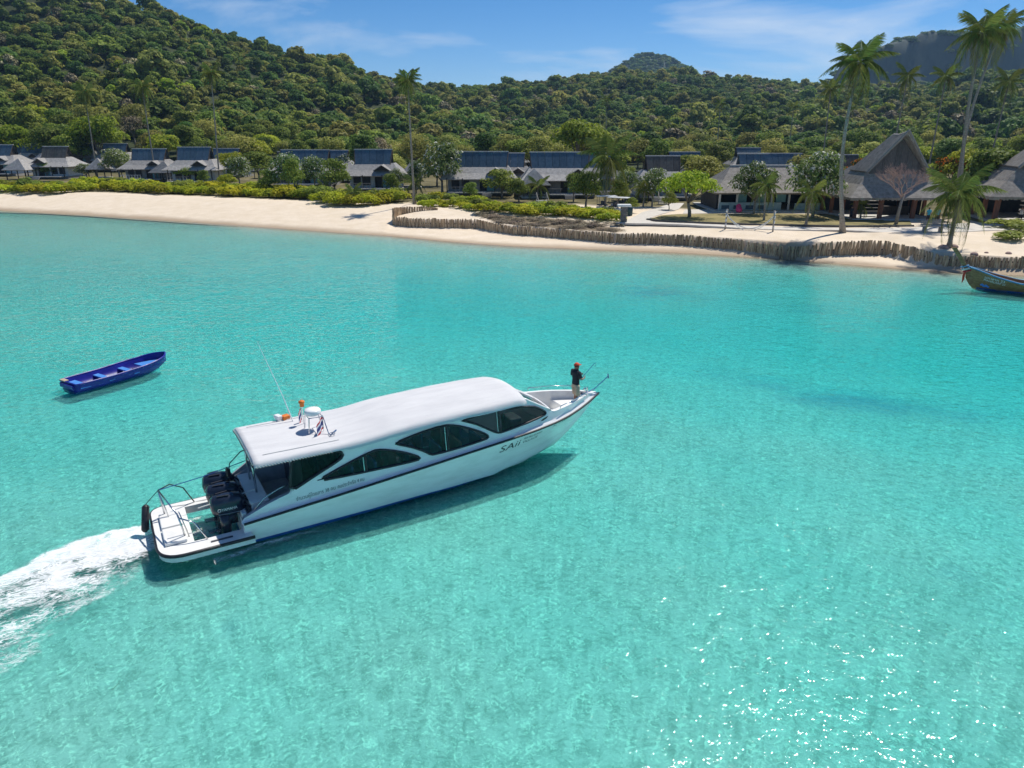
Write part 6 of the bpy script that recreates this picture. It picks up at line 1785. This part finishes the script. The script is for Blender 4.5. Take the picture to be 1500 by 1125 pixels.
# ------------------------------------------------------------------ wake foam
def foam():
    m, n, l = new_mat('foam')
    out = n.new('ShaderNodeOutputMaterial'); geo = n.new('ShaderNodeTexCoord'); at = n.new('ShaderNodeAttribute'); at.attribute_name = 'dens'
    def nz(sc, det, st, dist=0.0, rough=.6):
        mp = n.new('ShaderNodeMapping'); mp.inputs['Scale'].default_value = st; l.new(geo.outputs['Object'], mp.inputs[0])
        t = n.new('ShaderNodeTexNoise'); t.inputs['Scale'].default_value = sc; t.inputs['Detail'].default_value = det; t.inputs['Roughness'].default_value = rough; t.inputs['Distortion'].default_value = dist
        l.new(mp.outputs[0], t.inputs['Vector']); return t.outputs['Fac']
    a = nz(1.1, 9, (.55, 1.3, 1), 1.4, .66); b = nz(3.4, 6, (.5, 1.3, 1), 2.2, .6)
    # thin lacy veins: distance of the noise from its middle
    ab = n.new('ShaderNodeMath'); ab.operation = 'SUBTRACT'; l.new(b, ab.inputs[0]); ab.inputs[1].default_value = .5
    av = n.new('ShaderNodeMath'); av.operation = 'ABSOLUTE'; l.new(ab.outputs[0], av.inputs[0])
    ve = n.new('ShaderNodeMapRange'); ve.inputs[1].default_value = 0; ve.inputs[2].default_value = .09; ve.inputs[3].default_value = .42; ve.inputs[4].default_value = -.10; l.new(av.outputs[0], ve.inputs[0])
    s1 = n.new('ShaderNodeMath'); s1.operation = 'ADD'; l.new(a, s1.inputs[0]); l.new(ve.outputs[0], s1.inputs[1])
    s2 = n.new('ShaderNodeMath'); s2.operation = 'ADD'; l.new(s1.outputs[0], s2.inputs[0]); l.new(at.outputs['Fac'], s2.inputs[1])
    mr = n.new('ShaderNodeMapRange'); mr.interpolation_type = 'SMOOTHSTEP'; mr.inputs[1].default_value = .80; mr.inputs[2].default_value = 1.50; mr.inputs[3].default_value = 0; mr.inputs[4].default_value = .88; l.new(s2.outputs[0], mr.inputs[0])
    d = n.new('ShaderNodeBsdfPrincipled'); d.inputs['Base Color'].default_value = (.90, .92, .93, 1); d.inputs['Roughness'].default_value = .7; d.inputs['Specular IOR Level'].default_value = .2
    bp = n.new('ShaderNodeBump'); bp.inputs['Strength'].default_value = .8; bp.inputs['Distance'].default_value = .10; l.new(b, bp.inputs['Height']); l.new(bp.outputs[0], d.inputs['Normal'])
    tr = n.new('ShaderNodeBsdfTransparent'); mx = n.new('ShaderNodeMixShader'); l.new(mr.outputs[0], mx.inputs[0]); l.new(tr.outputs[0], mx.inputs[1]); l.new(d.outputs[0], mx.inputs[2]); l.new(mx.outputs[0], out.inputs[0])
    us = np.arange(-10.0, 1.95, .06); fs = np.linspace(-.06, 1.08, 110)
    top_e = np.interp(us, [-10, -8, -6, -4.4, -2.9, -1.6, -.5, .0, .5, 2], [-5.4, -3.2, -.9, .55, 1.42, 1.72, 1.5, 1.35, 1.15, 1.12])
    bot_e = np.interp(us, [-10, -8, -6, -4.1, -3.3, -2.4, -1.4, -.2, .5, 2], [-11.5, -9, -6.6, -4.7, -3.95, -2.95, -2.15, -1.25, -1.1, -1.08])
    Ug = np.repeat(us[:, None], len(fs), 1); f = np.repeat(fs[None, :], len(us), 0)
    Vg = top_e[:, None] + (bot_e - top_e)[:, None] * f
    nf = lambda k, z: np.vectorize(lambda u, v: mnoise.noise((u * k, v * k, z)))(Ug, Vg)
    wob, w2, w3 = nf(.7, 4.0), nf(2.2, 8.0), nf(6.0, 1.0)
    f = f + wob * .07 + w2 * .035
    back = np.clip(-Ug, 0, 12)
    core = smooth(-.02, .05, f) * (1 - smooth(.50 - .02 * back, .72, f))
    dens = .67 * core * (1 - .03 * back) + .34 * smooth(.0, .08, f) * (1 - smooth(.88, 1.0, f)) * smooth(.2, 1.2, back) + .16 * np.exp(-((f - .03) / .04) ** 2)
    dens -= .85 * np.exp(-(((Ug + 3.9) / .62) ** 2 + ((Vg + 1.75) / .36) ** 2)) + .45 * np.exp(-(((Ug + 4.1) / .35) ** 2 + ((Vg + .35) / .18) ** 2)) + .55 * np.exp(-(((Ug + 2.3) / .35) ** 2 + ((Vg + .6) / .22) ** 2)) + .4 * np.exp(-(((Ug + 3.0) / .4) ** 2 + ((Vg + 2.9) / .3) ** 2))
    dens -= .40 * np.clip(w2, 0, 1) + .40 * np.clip(wob, 0, 1)
    dens = np.where(Ug > .45, np.minimum(dens, .42 - .12 * (Ug - .45)), dens)
    r = np.zeros_like(f)
    Z = .012 + np.clip(dens, 0, 1) * (.03 + .03 * wob + .03 * w2 + .02 * w3) * np.where(Ug > -.4, .25, 1); Z = np.clip(Z, .006, .4)
    keep = dens > -.05
    idx = -np.ones(Ug.shape, int); V, Fq = [], []
    mask = keep & (r < 1.75)
    idx[mask] = np.arange(mask.sum()); V = np.stack([Ug[mask], Vg[mask], Z[mask]], -1)
    q = mask[:-1, :-1] & mask[1:, :-1] & mask[1:, 1:] & mask[:-1, 1:]
    Fq = np.stack([idx[:-1, :-1][q], idx[1:, :-1][q], idx[1:, 1:][q], idx[:-1, 1:][q]], -1)
    me = bpy.data.meshes.new('wake_foam'); me.from_pydata(V.tolist(), [], Fq.tolist()); me.shade_smooth()
    aa = me.attributes.new('dens', 'FLOAT', 'POINT'); aa.data.foreach_set('value', dens[mask].astype(np.float32)); me.materials.append(m)
    o = bpy.data.objects.new('wake_foam', me); COL.objects.link(o); o.location = B_O; o.rotation_euler.z = B_ANG
    tag(o, 'white churned foam of the wake behind the speedboat', 'foam', kind='stuff')
    # thin line of spray along the hull
    us = np.arange(1.0, 6.5, .08); V, Fq, dd = [], [], []
    for i, u in enumerate(us):
        b = hull_v(max(u, 2.0), .1) if u > 2 else 1.45
        for j in range(7): V.append((u, -b - .02 - .10 * j, .012 + .03 * math.sin(j * .5))); dd.append(.50 * math.exp(-((j - 1.5 - (4.5 - u) * .7) / 1.6) ** 2) * float(smooth(6.5, 3.5, u) if False else max(0, 1 - max(u - 2.6, 0) / 3.0)))
        if i:
            for j in range(6): Fq.append(((i - 1) * 7 + j, i * 7 + j, i * 7 + j + 1, (i - 1) * 7 + j + 1))
    me = bpy.data.meshes.new('hull_spray'); me.from_pydata(V, [], Fq); aa = me.attributes.new('dens', 'FLOAT', 'POINT'); aa.data.foreach_set('value', np.array(dd, np.float32)); me.materials.append(m)
    o = bpy.data.objects.new('hull_spray', me); COL.objects.link(o); o.location = B_O; o.rotation_euler.z = B_ANG
    tag(o, 'thin white spray along the side of the speedboat', 'foam', kind='stuff')
foam()

# ------------------------------------------------------------------ golf cart, totem, net, bench, steps, furniture
pmat('cart_white', (.74, .74, .72), rough=.35); pmat('tyre', (.02, .02, .02), rough=.8); pmat('bin_green', (.015, .05, .06), (.02, .07, .08), rough=.6, scale=3)
pmat('stone_dark', (.10, .095, .09), (.24, .22, .20), rough=.9, scale=3)
def golf_cart(px, py, rz, label):
    p = ground_at(px, py); t = thing('golf_cart', (p.x, p.y, p.z), rz, label, 'golf cart')
    mb = MB(); mb.box((0, 0, .42), (2.5, 1.15, .28)); mb.box((.95, 0, .72), (.6, 1.1, .36), taper=.8); mb.build('body', 'cart_white', t, bevel=.06)
    mb = MB(); mb.box((-.15, 0, .78), (.5, 1.05, .16)); mb.box((-.42, 0, 1.05), (.12, 1.05, .5)); mb.build('seat', 'dark_liner', t, bevel=.04)
    mb = MB(); mb.box((-.9, 0, .78), (.5, 1.05, .16)); mb.box((-.62, 0, 1.05), (.1, 1.05, .5)); mb.build('seat', 'dark_liner', t, bevel=.04)
    mb = MB(); mb.box((-.05, 0, 1.92), (2.7, 1.3, .10)); mb.build('roof', 'cart_white', t, bevel=.05)
    for x, y in ((.75, .55), (.75, -.55), (-1.15, .55), (-1.15, -.55)): mb = MB(); mb.tube([(x + .1 * (x > 0), y, .6), (x, y, 1.9)], .025, 6); mb.build('roof_post', 'dark_liner', t)
    for x in (.85, -.8):
        for s in (-1, 1): mb = MB(); mb.lathe((x, s * .55 - .09, .24), [(.10, 0), (.23, .01), (.24, .09), (.23, .17), (.10, .18)], 14, 'Y'); mb.build('wheel', 'tyre', t, smooth_=True)
    mb = MB(); mb.tube([(.35 + .03 * math.cos(a), .28 + .16 * math.cos(a), 1.12 + .14 * math.sin(a)) for a in np.linspace(0, 6.28, 13)[:-1]], .016, 5, closed=True); mb.build('steering_wheel', 'tyre', t)
golf_cart(888, 309, .15, 'white-roofed golf cart parked under the young palm')
golf_cart(906, 311.5, -.5, 'second golf cart half hidden behind the stacked stone post')
p = ground_at(913, 328); t = thing('stone_post', p, 0, 'tall stacked stone post with flat white cap at the path corner', 'post')
for i in range(9):
    mb = MB(); mb.box((.03 * ((i * 5) % 3 - 1), 0, .10 + i * .215), (.72 - .06 * (i % 2), .62, .20), rz=.06 * ((i * 7) % 3 - 1)); mb.build('stone', 'stone_dark', t, bevel=.02)
mb = MB(); mb.box((0, 0, 2.10), (1.55, .9, .26)); mb.build('cap', 'white_paint', t, bevel=.04)
p = ground_at(922.5, 316); t = thing('litter_bin', p, 0, 'dark green litter bin beside the stacked stone post', 'bin')
mb = MB(); mb.lathe((0, 0, 0), [(.25, 0), (.32, .05), (.36, .95), (.33, 1.0)], 14); b_ = mb.build('body', 'bin_green', t, smooth_=True); mb = MB(); mb.lathe((0, 0, 1.0), [(.37, 0), (.37, .06), (.2, .14), (.02, .15)], 14); mb.build('lid', 'bin_green', t, smooth_=True)
def volleyball():
    a, b = ground_at(1062, 336), ground_at(1132, 339.5); a.z -= .02; b.z -= .02
    t = thing('volleyball_net', a, 0, 'sagging white volleyball net between two striped posts on the sand', 'net')
    d = b - a
    for k, o in enumerate((Vector((0, 0, 0)), d)):
        mb = MB(); mb.tube([o + Vector((0, 0, -.2)), o + Vector((.05 * (1 - 2 * k), 0, 2.2))], .09, 7); pst = mb.build('post', 'grey_wood', t, smooth_=True)
        for i in range(4):
            mb = MB(); mb.tube([o + Vector((.01, 0, .35 + i * .5)), o + Vector((.02, 0, .62 + i * .5))], .097, 8); mb.build('stripe', 'white_paint', pst, smooth_=True)
    A_, B_ = Vector((0, 0, 1.75)), d + Vector((0, 0, 1.75))
    top = [A_.lerp(B_, f) - Vector((0, 0, 1.5 * math.sin(math.pi * f) ** .8)) for f in np.linspace(0, 1, 17)]
    mb = MB(); mb.tube(top, .045, 5); mb.build('net_band', 'rope_white', t, smooth_=True)
    mb = MB(); bot = [p - Vector((0, 0, .30 * math.sin(math.pi * f))) for p, f in zip(top, np.linspace(0, 1, 17))]
    mb.tube(bot, .03, 4)
    for p_, q_ in zip(top[1:-1], bot[1:-1]): mb.tube([p_, q_], .012, 3)
    for f in (.33, .66): mb.tube([p_.lerp(q_, f) for p_, q_ in zip(top, bot)], .010, 3)
    tag(mb.build('net_mesh', 'rope_white', t), kind='stuff')
volleyball()
p = ground_at(1365, 341); t = thing('wooden_bench', p, 0, 'weathered wooden bench on the sand in front of the pavilion steps', 'bench')
for x in (-.85, .85): mb = MB(); mb.box((x, 0, .30), (.22, .5, .62)); mb.build('leg', 'grey_wood', t, bevel=.02)
for i in range(3): mb = MB(); mb.box((0, -.18 + i * .18, .64), (2.4, .16, .07)); mb.build('seat_slat', 'grey_wood', t)
for i in range(3): mb = MB(); mb.box((0, .27, .80 + i * .17), (2.4, .06, .14)); mb.build('back_slat', 'grey_wood', t)
def steps(px, py, rz, n, label, w=1.4):
    p = ground_at(px, py); t = thing('wooden_steps', p, rz, label, 'steps')
    for i in range(n): mb = MB(); mb.box((0, i * .34, .10 + i * .20), (w, .36, .09)); mb.build('step', 'deck_pale', t)
    for s in (-1, 1):
        mb = MB(); mb.tube([(s * w / 2, -.1, 0), (s * w / 2, n * .34, n * .20)], .06, 5); mb.build('stringer', 'grey_wood', t)
        r_ = MB(); r_.tube([(s * w / 2, 0, .95), (s * w / 2, n * .34, .95 + n * .2)], .05, 5); r_.tube([(s * w / 2, 0, 0), (s * w / 2, 0, .95)], .05, 5); r_.tube([(s * w / 2, n * .34, n * .2), (s * w / 2, n * .34, .95 + n * .2)], .05, 5); r_.build('handrail', 'grey_wood', t)
steps(797, 308, .15, 6, 'weathered wooden steps with handrails below the terrace bungalow'); steps(972, 300, -.1, 5, 'pale wooden steps up to the bungalow at the end of the path')
def lounger(px, py, rz, label, group):
    p = ground_at(px, py); t = thing('sun_lounger', (p.x, p.y, p.z + .05), rz, label, 'lounger', group)
    mb = MB(); mb.box((0, 0, .34), (1.3, .62, .08)); mb.build('seat', 'white_paint', t, bevel=.02); mb = MB(); mb.box((-.85, 0, .55), (.75, .62, .07), rot=Matrix.Rotation(R(35), 3, 'Y')); mb.build('backrest', 'white_paint', t, bevel=.02)
    for x in (-.5, .5):
        for s in (-1, 1): mb = MB(); mb.box((x, s * .26, .15), (.07, .07, .32)); mb.build('leg', 'white_paint', t)
for px, py, rz in ((262, 272, .3), (276, 272, .5), (172, 266, .2), (184, 266.5, .4)): lounger(px, py, rz, 'white sun lounger on the sand behind the beach scrub', 'white sun loungers')
pmat('pink', (.70, .06, .22), rough=.7)
p = ground_at(1082, 312); t = thing('beanbag', p, 0, 'bright pink beanbag chair in front of the teal restaurant wall', 'beanbag')
mb = MB(); mb.ball((0, 0, .42), (.42, .42, .45), 12, 8); mb.v = [(x, y, max(z, .02)) for x, y, z in mb.v]; mb.build('cushion', 'pink', t, smooth_=True)
mb = MB(); mb.ball((0, .28, .78), (.34, .2, .36), 10, 7); mb.build('back', 'pink', t, smooth_=True)
for px, py, s in ((1426, 378, .35), (1477, 372, .30), (1381, 364, .5), (1396, 363, .45), (1445, 371, .2)):
    p = ground_at(px, py); mb = MB(); rg = random.Random(px); mb.ball((0, 0, .1 * s), (s, s * .8, s * .6), 9, 6)
    mb.v = [(x * (1 + .2 * mnoise.noise((x * 3, y * 3, px))), y * (1 + .2 * mnoise.noise((y * 3, x * 3, px + 5))), z) for x, y, z in mb.v]
    tag(mb.build('boulder', 'bark_pink', loc=p), 'small reddish brown boulder on the sand behind the post fence', 'boulder', 'boulders on the sand')

# ------------------------------------------------------------------ small garden shelters and the floating rope
def shelter(px, py, w, label):
    p = ground_at(px, py); t = thing('garden_shelter', p, .1, label, 'shelter')
    mb = MB(); hip(mb, w, w, 2.1, .0, .0, 4.5, 0, 0, .14); mb.build('roof', 'shingle_grey', t)
    for sx in (-1, 1):
        for sy in (-1, 1): mb = MB(); mb.box((sx * w * .38, sy * w * .38, 1.1), (.16, .16, 2.3)); mb.build('post', 'dark_wood', t)
    mb = MB(); mb.box((0, 0, .25), (w * .85, w * .85, .3)); mb.build('floor', 'deck_pale', t)
shelter(602, 276, 4.6, 'pyramid-roofed open shelter beside the very tall straight palm')
shelter(782, 290, 4.8, 'pyramid-roofed open shelter between two wide terrace bungalows')
shelter(998, 288, 4.0, 'pyramid-roofed open shelter behind the spreading shade tree')
shelter(148, 262, 4.4, 'pyramid-roofed open shelter beside the foot of the thin leaning palm')
mb = MB(); mb.tube([at_z(x, y, .03) for x, y in ((-20, 311), (60, 313.5), (130, 317.5), (200, 322.5), (280, 328), (350, 332.5))], [.05, .055, .055, .05, .04, .01], 5)
tag(mb.build('floating_rope', 'kerb_dark'), 'dark rope floating along the edge of the beach', 'rope')

# ------------------------------------------------------------------ haze: the air of the bay
m, n, l = new_mat('haze_air'); out = n.new('ShaderNodeOutputMaterial'); pv_ = n.new('ShaderNodeVolumePrincipled')
pv_.inputs['Color'].default_value = (.40, .64, .95, 1); pv_.inputs['Density'].default_value = HAZE_D; pv_.inputs['Anisotropy'].default_value = .3
l.new(pv_.outputs[0], out.inputs['Volume'])
mb = MB(); mb.box((0, 250, 140), (5400, 7900, 306)); tag(mb.build('haze', 'haze_air'), 'thin bluish sea haze in the air', 'haze', kind='stuff')
